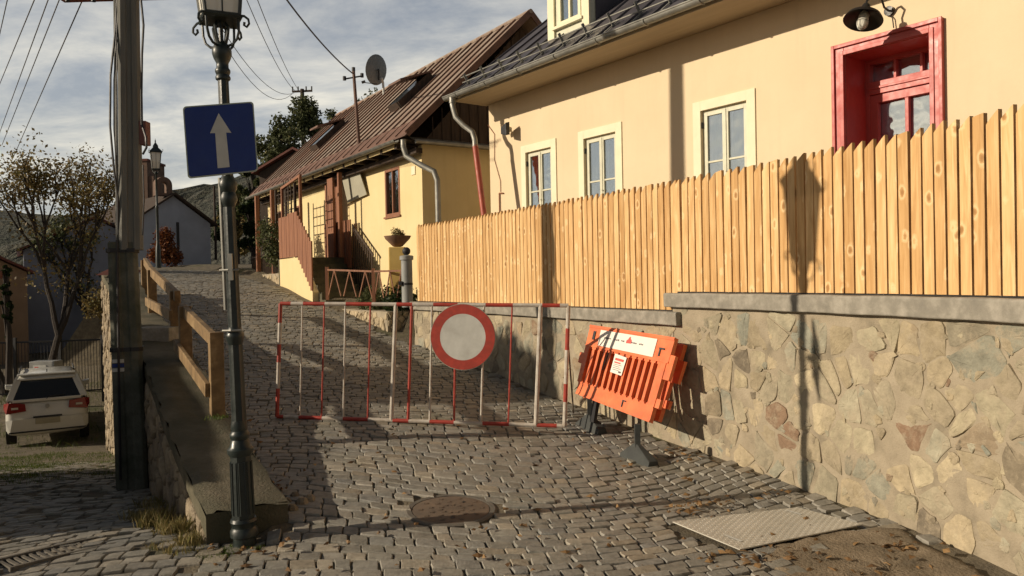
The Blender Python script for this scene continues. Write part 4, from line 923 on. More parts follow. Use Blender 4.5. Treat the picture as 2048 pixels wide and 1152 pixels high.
# red tiled cap at the far end of the wall
q_ = lp_(15.6,.2,lz(15.6)); cp_ = MB(); cp_.add([(q_[0]-.12,q_[1]-.5,q_[2]+.0),(q_[0]+.5,q_[1]-.2,q_[2]+.0),(q_[0]+.3,q_[1]+.6,q_[2]+.1),(q_[0]-.4,q_[1]+.4,q_[2]+.1),(q_[0]+.0,q_[1]+.1,q_[2]+.22)], [(0,1,4),(1,2,4),(2,3,4),(3,0,4)]); cp_.build('tile_cap', M['redtile'], LWL, fixn=False)
# concrete step blocks on the wall
sb = MB(); bc = lp_(9.9,.35,lz(9.9)); sb.box(bc[0]-.32,bc[0]+.2,bc[1]-.25,bc[1]+.25,bc[2]-.2,bc[2]+.14); sb.build('step_block', M['concrete'], LWL, bevel=.01)
# railing
RL = thing('wooden_railing', 'rough wooden post and rail barrier on top of the left wall', 'railing', tuple(P(437,862,7.3))); O2 = Vector(RL.location)
def rpost(px, pt, pb, Y, wd=.12):
    b = Vector(P(px, pb, Y))-O2; t_ = Vector(P(px, pt, Y))-O2; m_ = MB(); ang = math.atan2(-.857,.514)
    hx = Vector((.514,-.857,0))*wd*.5; hy = Vector((.857,.514,0))*wd*.55
    zb = b.z-.2; zt = t_.z; vs = [(b.x+sx*hx.x+sy*hy.x, b.y+sx*hx.y+sy*hy.y, z) for z in (zb, zt) for sx, sy in ((-1,-1),(1,-1),(1,1),(-1,1))]
    m_.add(vs, [(0,3,2,1),(4,5,6,7),(0,1,5,4),(1,2,6,5),(2,3,7,6),(3,0,4,7)]); m_.build('post', M['rail'], RL, bevel=.008); return b, t_
p1b, p1t = rpost(436, 664, 862, 7.3, .115); p2b, p2t = rpost(373, 612, 757, 8.9); p2c, p2d = rpost(352, 582, 690, 10.2); p3b, p3t = rpost(306, 540, 652, 12.3); 
def rrail(a, b, h=.135, wd=.045): MB().beam(a, b, wd, h).build('rail', M['rail'], RL, bevel=.006)
off = Vector((-.857,-.514,0))*.085
U = lambda v, dz: v+Vector((0,0,dz))
d12 = (p2t-p1t)
rrail(U(p1t,-.10)+off*.2, U(p1t+d12*1.12,-.06)+off*.2, .13, .06)
rrail(U(p1b,.40)+off, U(p2b,.36)+off+(p2b-p1b)*.1)
rrail(U(p2d,-.04)+off*.2-(p3t-p2d)*.08, U(p3t,-.03)+off*.2+(p3t-p2d)*.12, .14, .06)
rrail(U(p2c,.42)+off-(p3b-p2c)*.1, U(p3b,.40)+off)
p4b, p4t = rpost(292, 520, 625, 14.6, .12)
rrail(U(p3t,-.03)+off*.2, U(p4t,-.03)+off*.2, .14, .06)

# ------------------------------------------------------------------ street lamps
def sweep(pts, r, mb, n=6): mb.tube(pts, r, n)
def lantern(parent, z0, s=1.0, mname='iron', full=True):
    wb, wt, h = .108*s, .158*s, .56*s; fr = MB(); R4 = 1.41421
    c = lambda w_, z: [(w_*math.cos(a), w_*math.sin(a), z) for a in (math.pi/4+.5, 3*math.pi/4+.5, 5*math.pi/4+.5, 7*math.pi/4+.5)]
    B = c(wb*R4, z0); T = c(wt*R4, z0+h)
    for i in range(4): fr.tube([B[i], T[i]], .013*s, 6); fr.tube([B[i], B[(i+1)%4]], .016*s, 6); fr.tube([T[i], T[(i+1)%4]], .018*s, 6)
    for i in range(4): 
        m0 = [(B[i][k]+B[(i+1)%4][k])/2 for k in range(3)]; m1 = [(T[i][k]+T[(i+1)%4][k])/2 for k in range(3)]; fr.tube([m0, m1], .006*s, 5)
    fr.lathe([(wb*R4*1.12, z0-.022*s), (wb*R4*1.2, z0-.008*s), (wb*R4*1.05, z0)], 4, sq=(math.pi/4+.5)/(math.pi/2))
    fr.lathe([(wt*R4*1.22, z0+h), (wt*R4*1.18, z0+h+.03*s), (wt*R4*.62, z0+h+.14*s), (wt*R4*.5, z0+h+.16*s), (wt*R4*.5, z0+h+.22*s), (wt*R4*.22, z0+h+.30*s), (.02*s, z0+h+.34*s), (.03*s, z0+h+.38*s), (.012*s, z0+h+.42*s), (.004, z0+h+.47*s)], 4, sq=(math.pi/4+.5)/(math.pi/2))
    for i in range(4):
        x, y, z = T[i]; fr.tube([(x*1.1,y*1.1,z+.01), (x*1.28,y*1.28,z+.02*s), (x*1.34,y*1.34,z+.07*s), (x*1.24,y*1.24,z+.09*s)], .009*s, 5)
    lt_ = fr.build('lantern', M[mname], parent)
    gp2 = MB()
    for i in range(4):
        j = (i+1)%4; gp2.add([B[i],B[j],T[j],T[i]], [(0,1,2,3)])
    gp2.build('lantern_glass', M['lglass'], lt_, fixn=False)
    return lt_
LPO = P(489,1070,5.2)
LM = thing('street_lamp', 'near dark green cast iron street lamp carrying the blue arrow sign', 'street lamp', (LPO[0], LPO[1], -.02)); LM.rotation_euler = (0, -rad(1.25), 0)
m_ = MB(); pr = [(.075,-.1),(.075,.04),(.092,.05),(.092,.09),(.078,.11),(.080,.13),(.090,.15),(.082,.17)]; m_.lathe(pr, 16); 
m_.lathe([(.078,.165),(.072,.60)], 8)
for k in range(8):
    a = 2*math.pi*(k+.5)/8; ca, sa = math.cos(a), math.sin(a); 
    m_.tube([(.073*ca-.018*sa,.073*sa+.018*ca,.20),(.069*ca-.018*sa,.069*sa+.018*ca,.56),(.069*ca+.018*sa,.069*sa-.018*ca,.56),(.073*ca+.018*sa,.073*sa-.018*ca,.20)], .004, 4)
m_.lathe([(.074,.60),(.086,.62),(.086,.645),(.070,.665),(.062,.70),(.056,.71),(.066,.73),(.066,.75),(.052,.77),(.056,.80),(.050,.84)], 16)
m_.build('base', M['iron'], LM, smooth=True)
m_ = MB()
V = []; zs_ = [.84,1.0,1.2,1.40,1.5,1.505,1.56,1.57,1.60]; nf = 32
def fl(r, a): return r*(1+.07*math.cos(8*a))
for z, r in ((.84,.049),(1.1,.047),(1.36,.0455)):
    V.append([(fl(r, 2*math.pi*j/nf)*math.cos(2*math.pi*j/nf), fl(r, 2*math.pi*j/nf)*math.sin(2*math.pi*j/nf), z) for j in range(nf)])
m_.add([p for q in V for p in q], [(i*nf+j, i*nf+(j+1)%nf, (i+1)*nf+(j+1)%nf, (i+1)*nf+j) for i in range(2) for j in range(nf)])
m_.lathe([(.045,1.36),(.052,1.38),(.060,1.41),(.060,1.43),(.048,1.45),(.044,1.48)], 16)
V = []
for z, r in ((1.48,.043),(1.9,.041),(2.30,.039)):
    V.append([(fl(r, 2*math.pi*j/nf)*math.cos(2*math.pi*j/nf), fl(r, 2*math.pi*j/nf)*math.sin(2*math.pi*j/nf), z) for j in range(nf)])
m_.add([p for q in V for p in q], [(i*nf+j, i*nf+(j+1)%nf, (i+1)*nf+(j+1)%nf, (i+1)*nf+j) for i in range(2) for j in range(nf)])
m_.lathe([(.038,2.30),(.045,2.32),(.058,2.35),(.052,2.38),(.044,2.40),(.055,2.42),(.062,2.46),(.050,2.49),(.040,2.51)], 16)
V = []
for z, r in ((2.51,.037),(2.9,.036),(3.16,.035)):
    V.append([(fl(r, 2*math.pi*j/nf)*math.cos(2*math.pi*j/nf), fl(r, 2*math.pi*j/nf)*math.sin(2*math.pi*j/nf), z) for j in range(nf)])
m_.add([p for q in V for p in q], [(i*nf+j, i*nf+(j+1)%nf, (i+1)*nf+(j+1)%nf, (i+1)*nf+j) for i in range(2) for j in range(nf)])
m_.lathe([(.035,3.16),(.048,3.17),(.050,3.185),(.042,3.20),(.050,3.22),(.050,3.235),(.040,3.25),(.040,3.28),(.055,3.31),(.064,3.34),(.064,3.37),(.050,3.40),(.035,3.42)], 16)
m_.build('column', M['iron'], LM, smooth=True)
m_ = MB()
for k in range(4):
    a = math.pi/4+.5+k*math.pi/2; ca, sa = math.cos(a), math.sin(a); P_ = lambda r, z: (r*ca, r*sa, z)
    m_.tube([P_(.04,3.39),P_(.09,3.40),P_(.125,3.43),P_(.142,3.48),P_(.145,3.55),P_(.15,3.60)], .009, 6)
    m_.tube([P_(.15,3.585),P_(.19,3.575),P_(.22,3.55),P_(.225,3.52),P_(.205,3.50),P_(.185,3.515),P_(.19,3.535)], .0085, 6)
    m_.tube([P_(.03,3.40),P_(.05,3.46),P_(.06,3.52),P_(.04,3.55),P_(.03,3.53)], .012, 6)
m_.tube([(0,0,3.38),(0,0,3.62)], .016, 8); m_.build('scroll_bracket', M['iron'], LM, smooth=True)
lantern(LM, 3.585, 1.0)
m_ = MB(); m_.tube([(-.05,-.02,1.6),(-.048,-.02,2.5)], .012, 6); m_.build('conduit', M['zinc'], LM)
for z in (1.46, 1.87):
    m_ = MB(); m_.tube([(-.065,-.05,z),(.0,-.07,z),(.065,-.05,z)], .008, 5)
    if z > 1.8: m_.box(.0,.03,-.075,-.06,1.80,1.98)
    m_.build('clamp', M['zinc'], LM)
# arrow sign on the lamp
sTL, sTR, sBR, sBL = (Vector(P(364,214,4.97)), Vector(P(508,203,5.14)), Vector(P(515,343,5.15)), Vector(P(377,357,4.98)))
SG = thing('arrow_sign', 'square blue traffic sign with a white upward arrow strapped to the street lamp', 'traffic sign', tuple((sTL+sTR+sBR+sBL)/4)); OS = Vector(SG.location)
ex = ((sTR-sTL)+(sBR-sBL))/4; ez = ((sTL-sBL)+(sTR-sBR))/4; en = ex.cross(ez).normalized()
if en.y > 0: en = -en
sf = lambda a, b, d_: tuple(ex*a+ez*b+en*d_)
rc = []; 
for cx0, cy0, a0 in ((.9,.9,0),(-.9,.9,90),(-.9,-.9,180),(.9,-.9,270)):
    for t_ in range(0, 91, 15): rc.append((cx0+.1*math.cos(rad(a0+t_)), cy0+.1*math.sin(rad(a0+t_))))
MB().prism(rc, sf, -.006, .008).build('plate_edge', M['signback'], SG)
MB().prism([(a*.965, b*.965) for a, b in rc], sf, .006, .0095).build('face', M['signblue'], SG)
MB().prism([(-.155,-.80),(.185,-.80),(.155,.18),(.30,.16),(-.02,.74),(-.30,.20),(-.155,.19)], sf, .0095, .0115).build('arrow', M['signgrey'], SG)
MB().box(-.03,.03,.0,.09,-.02,.02).build('bracket', M['zinc'], SG)

# far street lamp: same kind, simpler
def far_lamp(px, pyb, pyt, Y, label, s=1.0):
    b = P(px, pyb, Y); o = thing('street_lamp', label, 'street lamp', tuple(b)); H = float(P(px, pyt, Y)[2]-b[2])
    m_ = MB(); z1_ = H-1.09*s-.1; m_.lathe([(.09,-.1),(.09,.1),(.075,.6),(.05,.7),(.045,z1_*.6),(.06,z1_*.62),(.036,z1_*.64),(.032,z1_-.1),(.06,z1_-.06),(.04,z1_)], 10); m_.build('column', M['iron'], o, smooth=True)
    m_ = MB()
    for k in range(4):
        a = math.pi/4+.5+k*math.pi/2; ca, sa = math.cos(a), math.sin(a); m_.tube([(.03*ca,.03*sa,z1_-.05),(.12*ca,.12*sa,z1_),(.15*ca,.15*sa,z1_+.1)], .012, 5)
    m_.build('scroll_bracket', M['iron'], o); lantern(o, z1_+.08, s); return o
far_lamp(317, 530, 272, 25.5, 'distant black lantern street lamp standing before the white chapel gable')

# ------------------------------------------------------------------ concrete utility pole
UP = thing('utility_pole', 'tall grey utility pole bolted to a dark concrete footing at the lane edge', 'utility pole', (float(P(266,975,8.7)[0]), 8.7, -.6))
ox = UP.location.x
def atx(px, py, Y=8.7): p = P(px, py, Y); return (p[0]-ox, p[1]-8.7, p[2]+.6)
m_ = MB(); a = Vector(atx(263, 500)); b = Vector(atx(257, 0)); d_ = b-a; 
def post8(m_, c0, c1, w0, w1, ch, rot):
    V = []
    for c, w_ in ((c0, w0), (c1, w1)):
        pr_ = [(-w_+ch,-w_),(-w_*.28,-w_),(-w_*.22,-w_+.018),(w_*.22,-w_+.018),(w_*.28,-w_),(w_-ch,-w_),(w_,-w_+ch),(w_,w_-ch),(w_-ch,w_),(-w_+ch,w_),(-w_,w_-ch),(-w_,-w_+ch)]
        for p, q in pr_: V.append((c[0]+p*math.cos(rot)-q*math.sin(rot), c[1]+p*math.sin(rot)+q*math.cos(rot), c[2]))
    n = 12; m_.add(V, [(j, (j+1)%n, n+(j+1)%n, n+j) for j in range(n)]+[tuple(range(n))[::-1], tuple(n+j for j in range(n))])
post8(m_, a, a+d_*1.9, .122, .100, .03, .42); 
m_.tube([a+Vector((-.135,-.05,0)), b+Vector((-.128,-.05,0))], .018, 6); m_.build('shaft', M['poleconc'], UP)
m_ = MB(); post8(m_, (0,0,-.3), (0,0,2.86), .168, .148, .04, .42); st_ = m_.build('footing', M['stub'], UP, bevel=.01)
st_.rotation_euler = (0, -rad(.9), 0)
m_ = MB()
for z in (2.74, 1.62):
    m_ = MB(); post8(m_, (-.016*z,0,z), (-.016*z,0,z+.045), .170 if z < 2 else .166, .169 if z < 2 else .165, .04, .42); m_.build('steel_band', M['trim'], UP)
# trail mark white-blue-white
for z0, z1_, mm in ((1.52,1.56,'signgrey'),(1.57,1.61,'signblue'),(1.62,1.66,'signgrey')):
    mk = MB(); V = []
    for z in (z0-.12, z1_-.12):
        for k in range(7): p_ = -.05-.10+k*.02; q_2 = -.169; V.append((p_*math.cos(.42)-q_2*math.sin(.42)-.02, p_*math.sin(.42)+q_2*math.cos(.42), z))
    mk.add(V, [(k,k+1,k+8,k+7) for k in range(6)]); mk.build('trail_mark', M[mm], UP, fixn=False)
# cables on the pole
cb = MB()
cb.tube([atx(234,0,8.6),atx(231,60,8.6),atx(221,150,8.5),atx(220,250,8.5),atx(228,340,8.5),atx(236,395,8.55),atx(236,470,8.58)], .012, 6)
cb.tube([atx(236,20,8.6),atx(228,160,8.52),atx(228,260,8.52),atx(233,340,8.55),atx(234,450,8.6)], .007, 6)
cb.tube([atx(237,40,8.6),atx(233,160,8.6),atx(233,340,8.6),atx(235,470,8.6)], .008, 6)
cb.tube([atx(282,0,8.6),atx(287,50,8.55),atx(284,110,8.6),atx(283,190,8.6),atx(284,250,8.6),atx(292,275,8.5),atx(293,295,8.5),atx(286,308,8.55)], .013, 6)
cb.tube([atx(286,330,8.55),atx(288,400,8.55),atx(285,470,8.6)], .009, 6); cb.tube([atx(234,480,8.55),atx(237,700,8.48),atx(241,960,8.45)], .014, 6)
cb.build('cable', M['cable'], UP, smooth=True)
m_ = MB(); q0 = Vector(atx(289,268,8.7)); m_.box(q0.x-.04,q0.x+.045,q0.y-.06,q0.y+.06,q0.z-.13,q0.z+.14); m_.build('red_box', mat('faded_red_box', (.20,.085,.07), rough=.7), UP, bevel=.008)
# red insulator board near the top left of the frame
m_ = MB(); a = Vector(atx(125,-6,8.7)); b = Vector(atx(225,-10,8.7)); m_.beam(a, b+Vector((.9,0,0)), .08, .1); 
m_.build('crossarm', mat('red_crossarm', (.22,.06,.05), rough=.7), UP)
m_ = MB()
for q in (135, 187): p = Vector(atx(q,-2,8.62)); m_.tube([p-Vector((0,0,.03)), p+Vector((0,0,.05))], .025, 8)
m_.build('insulator', M['trim'], UP)
# ------------------------------------------------------------------ overhead wires
def wire(name, label, pts, r, m='wire', group=None, sag=0):
    o = MB(); k = 14; q = []
    for a, b in zip(pts[:-1], pts[1:]):
        for i in range(k+1): t_ = i/k; p = np.array(a)*(1-t_)+np.array(b)*t_; p[2] -= sag*4*t_*(1-t_); q.append(tuple(p))
    q2 = [q[0]]
    for p in q[1:]:
        if (Vector(p)-Vector(q2[-1])).length > 1e-4: q2.append(p)
    ob = o.tube(q2, r, 5).build(name, M[m], smooth='all'); return tag(ob, label, 'wire', group)
gW = 'overhead wires in the left sky'
wire('overhead_wire', 'leftmost overhead wire crossing the top left sky corner', [P(28,-60,14), P(-30,200,30)], .011, group=gW)
wire('overhead_wire', 'second overhead wire from the left in the top left sky', [P(85,-40,12), P(-20,215,26)], .010, group=gW)
wire('overhead_wire', 'third overhead wire from the left, reaching down to the left frame edge', [P(118,-60,12), P(-8,285,28)], .010, group=gW)
wire('overhead_wire', 'fourth overhead wire from the left, running down toward the autumn tree', [P(142,-60,12), P(4,290,28)], .010, group=gW)
wire('overhead_wire', 'rightmost of the left wires, ending above the autumn tree crown', [P(187,-50,12), P(22,325,30)], .011, group=gW)
gR = 'wires meeting at the distant wooden pole'
fp = P(609,184,48)
wire('overhead_wire', 'upper wire dropping from the top of the frame to the distant wooden pole', [P(500,-40,22), P(600,184,48)], .014, sag=.35, group=gR)
wire('overhead_wire', 'wire just left of the upper one, dropping to the distant wooden pole', [P(477,-40,22), P(593,184,48)], .014, sag=.5, group=gR)
wire('overhead_wire', 'sagging wire running from behind the street lamp to the distant pole', [P(430,35,26), P(588,186,48)], .014, sag=.9, group=gR)
wire('overhead_wire', 'lowest sagging wire from behind the street lamp toward the distant pole', [P(415,30,26), P(584,188,48)], .014, sag=1.3, group=gR)
wire('service_cable', 'thick black cable from the top of the frame to the roof mast', [P(545,-40,12.5), P(704,146,17.6)], .016, 'cable', sag=.12)

# ------------------------------------------------------------------ distant wooden pole, thin pole
def wood_pole(px, pyt, pyb, Y, label, r, arm=True, name='utility_pole'):
    b = P(px, pyb, Y); t_ = P(px, pyt, Y); o = thing(name, label, 'utility pole', tuple(b)); H = float(t_[2]-b[2])
    MB().tube([(0,0,0),(0,0,H)], [r,r*.75], 10).build('shaft', M['wooddark'], o)
    if arm:
        w_ = 20*Y/1520; MB().beam((-w_,0,H-.15), (w_,0,H-.12), .1, .11).build('crossarm', M['wooddark'], o)
        m_ = MB()
        for x in (-w_*.95,-w_*.4,w_*.4,w_*.95): m_.tube([(x,0,H-.1),(x,0,H+.16)], .05, 6)
        m_.build('insulator', M['trim'], o)
    return o
wood_pole(610, 178, 420, 48, 'distant wooden pole with crossarm rising above the green trees', .16)
wood_pole(432, 372, 520, 40, 'thin dark pole standing right of the chapel in the distance', .07, False)

# ------------------------------------------------------------------ striped barrier with no entry sign
bTL, bTR, bBR, bBL = [Vector(P(*q)) for q in ((561,607,8.42),(1137,611,7.98),(1129,852,7.95),(554,833,8.40))]
BR = thing('road_barrier', 'red and white striped tubular barrier standing across the cobbled road', 'barrier', tuple(bBL)); OB = bBL.copy()
def bf(u, v, d_=0):
    p = (bBL*(1-u)+bBR*u)*(1-v)+(bTL*(1-u)+bTR*u)*v-OB; nn = (bBR-bBL).cross(bTL-bBL).normalized(); nn = nn if nn.y < 0 else -nn; return p+nn*d_
def stripes(mbl, a, b, cuts, r, first=0):      # cuts 0..1, alternate red, white
    for i in range(len(cuts)-1): mbl.tube([a.lerp(b, cuts[i]), a.lerp(b, cuts[i+1])], r, 8, mi=(i+first)%2)
zx = lambda x: (x-205)/(1995-205)
tr = MB(); stripes(tr, bf(0,1), bf(1,1), [0]+[zx(q) for q in (275,355,495,630,795,950,1050,1180,1330,1500,1665,1840,1945)]+[1], .021); tr.build('top_rail', [M['barred'], M['barwhite']], BR, smooth=True)
zx2 = lambda x: (x-175)/(1965-175)
br_ = MB(); stripes(br_, bf(0,0), bf(1,0), [0]+[zx2(q) for q in (220,320,470,605,765,920,1020,1150,1300,1475,1635,1800,1920)]+[1], .021); br_.build('bottom_rail', [M['barred'], M['barwhite']], BR, smooth=True)
lp2 = MB(); stripes(lp2, bf(0,1), bf(0,0), [0,.17,.36,.52,.75,1], .022); lp2.build('end_post', [M['barred'], M['barwhite']], BR, smooth=True)
rp2 = MB(); stripes(rp2, bf(1,1), bf(1,0), [0,.001,.19,.37,.65,.80,1], .022); rp2.build('end_post', [M['barred'], M['barwhite']], BR, smooth=True)
for xt, xb, r, c_ in ((348,325,.009,1),(490,465,.009,0),(625,605,.010,1),(785,760,.009,0),(945,910,.022,1),(1045,1015,.015,0),(1170,1150,.012,1),(1318,1300,.012,0),(1490,1465,.012,1),(1660,1630,.009,0),(1830,1795,.023,1)):
    MB().tube([bf(zx(xt),1), bf(zx2(xb),0)], r, 8).build('bar', M['barwhite'] if c_ else M['barred'], BR, smooth=True)
lg = MB()
for u in (.09,.55,.92):
    f0 = bf(u,0); q = Vector((f0.x+OB.x, f0.y+OB.y, 0)); lg.tube([f0, f0+Vector((0,0,float(GZ(q.x,q.y))-.02-(f0.z+OB.z)))], .016, 6)

# round sign hung on the barrier
sc_ = bf(zx(1337), .56, .035); u0 = (bBR-bBL).normalized(); 
cpx = P(925.5,674,8.1); SGN = thing('no_entry_sign', 'round no entry sign, white with a broad red ring, fixed to the striped barrier', 'traffic sign', tuple(Vector(cpx)))
nn = (bBR-bBL).cross(bTL-bBL).normalized(); nn = nn if nn.y < 0 else -nn; vv = nn.cross(u0); vv = vv if vv.z > 0 else -vv
RR = 66.5*8.1/1520
def disc(r0, r1, d0, d1, n=64):
    m_ = MB(); V = []
    for r_, d_ in ((r0,d0),(r1,d0),(r1,d1),(r0,d1)):
        for j in range(n): t_ = 2*math.pi*j/n; V.append(u0*r_*math.cos(t_)+vv*r_*math.sin(t_)+nn*d_)
    return m_.add(V, [(k*n+j, k*n+(j+1)%n, ((k+1)%4)*n+(j+1)%n, ((k+1)%4)*n+j) for k in range(4) for j in range(n)])
disc(.002, RR, -.004, .002).build('back_plate', M['signback'], SGN, smooth=True)
disc(RR*.70, RR*.985, .002, .0045).build('red_ring', M['barred'], SGN)
disc(.002, RR*.70, .002, .004).build('white_face', mat('scratched_white_face', (.60,.60,.56), (.52,.52,.48), .55, 6, c3=(.45,.44,.40), lo=.3, bump=.05), SGN)
MB().add([u0*-.02+vv*.1-nn*.03, u0*.02+vv*.1-nn*.03, u0*.02-vv*.1-nn*.03, u0*-.02-vv*.1-nn*.03, u0*-.02+vv*.1-nn*.004, u0*.02+vv*.1-nn*.004, u0*.02-vv*.1-nn*.004, u0*-.02-vv*.1-nn*.004], [(0,1,2,3),(4,5,6,7),(0,1,5,4),(1,2,6,5),(2,3,7,6),(3,0,4,7)]).build('bracket', M['zinc'], SGN)
# steel prop rod behind right end of the barrier
m_ = MB(); m_.tube([P(1133,640,8.1), P(1147,826,8.55)], .009, 6); tag(m_.build('prop_rod', M['rustiron']), 'thin rusty rod leaning beside the right end of the striped barrier', 'rod')

# ------------------------------------------------------------------ orange plastic barriers
def obar(c, label, sign):
    TL, TR, BRc, BL = [Vector(q) for q in c]; o = thing('plastic_barrier', label, 'barrier', tuple(BL), 0, 'orange plastic barriers leaning on the wall'); Oo = BL.copy()
    nn = (BRc-BL).cross(TL-BL).normalized(); nn = nn if nn.y < 0 else -nn
    F_ = lambda u, v, d_=0: tuple(((BL*(1-u)+BRc*u)*(1-v)+(TL*(1-u)+TR*u)*v)-Oo+nn*d_)
    m_ = MB(); T = .024
    def pan(u0, u1, v0, v1, d0=-T, d1=T): m_.add([F_(u0,v0,d0),F_(u1,v0,d0),F_(u1,v1,d0),F_(u0,v1,d0),F_(u0,v0,d1),F_(u1,v0,d1),F_(u1,v1,d1),F_(u0,v1,d1)], [(0,3,2,1),(4,5,6,7),(0,1,5,4),(1,2,6,5),(2,3,7,6),(3,0,4,7)])
    pan(.0,1,.70,1.0); pan(.02,.98,.03,.20); pan(.0,.055,.2,.70); pan(.925,.98,.2,.70)
    nb = 12
    for k in range(nb):
        u0 = .055+(.87)*(k+.62)/nb; pan(u0, u0+.028, .2, .70, -T*.8, T*.8)
    # rounded slot ends
    for k in range(nb+1):
        ua = .055+.87*(k-.38+.0)/nb+.028 if k else .055; ub = .055+.87*(k+.62)/nb if k < nb else .925
        for v0, v1, sg_ in ((.2,.225,1),(.675,.70,-1)):
            e = (ub-ua)*.28
            for p, q in ((ua, ua+e), (ub-e, ub)): pan(p, q, v0, v1, -T*.8, T*.8)
    pan(.985,1.05,.52,.80,-.02,.02); pan(-.055,-.002,.45,.60,-.02,.02); pan(.985,1.03,.20,.30,-.02,.02)
    pan(.0,1,.965,1.0,T,T+.008); pan(.02,.98,.03,.05,T,T+.006); pan(.02,.98,.185,.205,T,T+.006); pan(.0,1,.70,.72,T,T+.006)
    m_.build('panel', M['orange'], o, bevel=.006)
    hd = MB(); 
    for (a_, b_, c__, d__) in ((.07,.10,.80,.92),(.875,.93,.84,.86),(.88,.893,.76,.85),(.63,.64,.08,.16),(.63,.67,.15,.165)): hd.add([F_(a_,c__,T+.009),F_(b_,c__,T+.009),F_(b_,d__,T+.009),F_(a_,d__,T+.009),F_(a_,c__,T),F_(b_,c__,T),F_(b_,d__,T),F_(a_,d__,T)], [(0,1,2,3),(0,1,5,4),(1,2,6,5),(2,3,7,6),(3,0,4,7)])
    hd.build('hand_slot', M['trim'], o)
    if sign:
        sm_ = MB(); sm_.add([F_(.16,.735,T+.009),F_(.83,.735,T+.009),F_(.83,.95,T+.009),F_(.16,.95,T+.009),F_(.16,.735,T),F_(.83,.735,T),F_(.83,.95,T),F_(.16,.95,T)], [(0,1,2,3),(0,1,5,4),(1,2,6,5),(2,3,7,6),(3,0,4,7)]); sb_ = sm_.build('reflective_strip', M['paper'], o)
        tx = MB(); rr = random.Random(4)
        for (s0, s1, kk) in ((.225,.315,5),(.355,.42,3),(.44,.48,3),(.56,.625,4),(.65,.70,3)):
            wv = (s1-s0)/kk
            for q in range(kk): u_ = s0+wv*q; tx.add([F_(u_,.845+rr.uniform(-.006,.004),T+.0102),F_(u_+wv*.8,.845,T+.0102),F_(u_+wv*.75,.862,T+.0102),F_(u_,.862+rr.uniform(-.004,.006),T+.0102)], [(0,1,2,3)])
        tx.build('lettering', M['greyprint'], sb_, fixn=False)
        lg_ = MB(); lg_.add([F_(*q, T+.0104) for q in ((.50,.835),(.56,.84),(.56,.88),(.545,.90),(.54,.925),(.525,.915),(.515,.885),(.50,.87))], [tuple(range(8))]); lg_.build('logo', M['pinkprint'], sb_, fixn=False)
    return o, F_, nn, Oo
c2 = [P(1196,655,8.75), P(1372,690,7.52), P(1322,850,7.40), P(1166,800,8.6)]
obar(c2, 'orange slatted plastic barrier, hindmost of the leaning pair against the stone wall', False)
c1_ = [P(1184,651,8.55), P(1354,677,7.40), P(1304,853,7.20), P(1151,792,8.30)]
ob1, OF, on, OOo = obar(c1_, 'orange slatted plastic barrier with white strip, front of the leaning pair against the stone wall', True)
# notice taped to the barrier
NT = MB(); NT.add([OF(.40,.44,.032),OF(.545,.43,.034),OF(.555,.66,.036),OF(.405,.68,.032),OF(.40,.44,.029),OF(.545,.43,.031),OF(.555,.66,.033),OF(.405,.68,.029)], [(0,1,2,3),(7,6,5,4),(0,1,5,4),(1,2,6,5),(2,3,7,6),(3,0,4,7)])
nt_ = thing('paper_notice', 'white paper notice with pink heading taped to the front orange barrier', 'notice', tuple(OOo)); NT.build('sheet', M['paper'], nt_)
q_ = MB(); q_.add([OF(.425,.60,.0375),OF(.53,.595,.0385),OF(.532,.625,.0385),OF(.427,.63,.0375)], [(0,1,2,3)]); q_.add([OF(.425,.565,.0375),OF(.50,.563,.038),OF(.50,.58,.038),OF(.425,.583,.0375)], [(0,1,2,3)]); q_.build('heading', M['pinkprint'], nt_, fixn=False)
q_ = MB()
for k in range(4): v = .545-k*.022; q_.add([OF(.42,v,.0365),OF(.52-.02*(k%2),v-.002,.0375),OF(.52-.02*(k%2),v+.004,.0375),OF(.42,v+.006,.0365)], [(0,1,2,3)])
q_.add([OF(.50,.455,.0365),OF(.53,.453,.037),OF(.53,.475,.037),OF(.50,.477,.0365)], [(0,1,2,3)]); q_.build('text_lines', M['greyprint'], nt_, fixn=False)
# feet and tangled straps
def foot(px, py, Y, label, fl_=1):
    p = P(px, py, Y); z = float(GZ(p[0], p[1])); o = thing('barrier_foot', label, 'barrier foot', (p[0], p[1], z), 0, 'rubber feet of the orange barriers')
    d_ = Vector((.45,-.9,0)).normalized(); s_ = Vector((.9,.45,0))*.05; m_ = MB(); V = []
    for q, zt in ((-.22,.02),(-.04,.14),(.02,.14),(.24,.02)):
        for sg_ in (-1,1): V.append(d_*q+s_*sg_*(1 if zt < .1 else .45)+Vector((0,0,zt+.015)))
    for q in (-.22,.24):
        for sg_ in (-1.3,1.3): V.append(d_*q+s_*sg_+Vector((0,0,-.02)))
    m_.add(V, [(0,1,3,2),(2,3,5,4),(4,5,7,6),(8,0,2,4,6,10),(9,11,7,5,3,1),(8,9,1,0),(10,6,7,11),(8,10,11,9)]); m_.build('wedge', M['rubber'], o, bevel=.008)
    MB().box(-.025,.025,-.02,.02,.10,.34).build('socket', M['rubber'], o); return o
foot(1275, 880, 7.12, 'grey rubber wedge foot under the right end of the front orange barrier')
foot(1180, 850, 8.25, 'dark rubber foot under the left end of the orange barriers')
m_ = MB(); m_.tube([P(1186,845,8.12),P(1196,780,8.18),P(1208,720,8.2),P(1228,670,8.28),P(1236,656,8.3)], [.035,.045,.03,.008,.006], 8); m_.tube([P(1232,658,8.27),P(1218,700,8.15),P(1204,740,8.1)], .007, 5); m_.tube([P(1240,660,8.25),P(1236,690,8.15),P(1222,730,8.1),P(1212,760,8.1)], .006, 5)
tag(m_.build('black_strap', M['trim'], smooth=True), 'bundled black strap and prop hanging over the left side of the front orange barrier', 'strap')

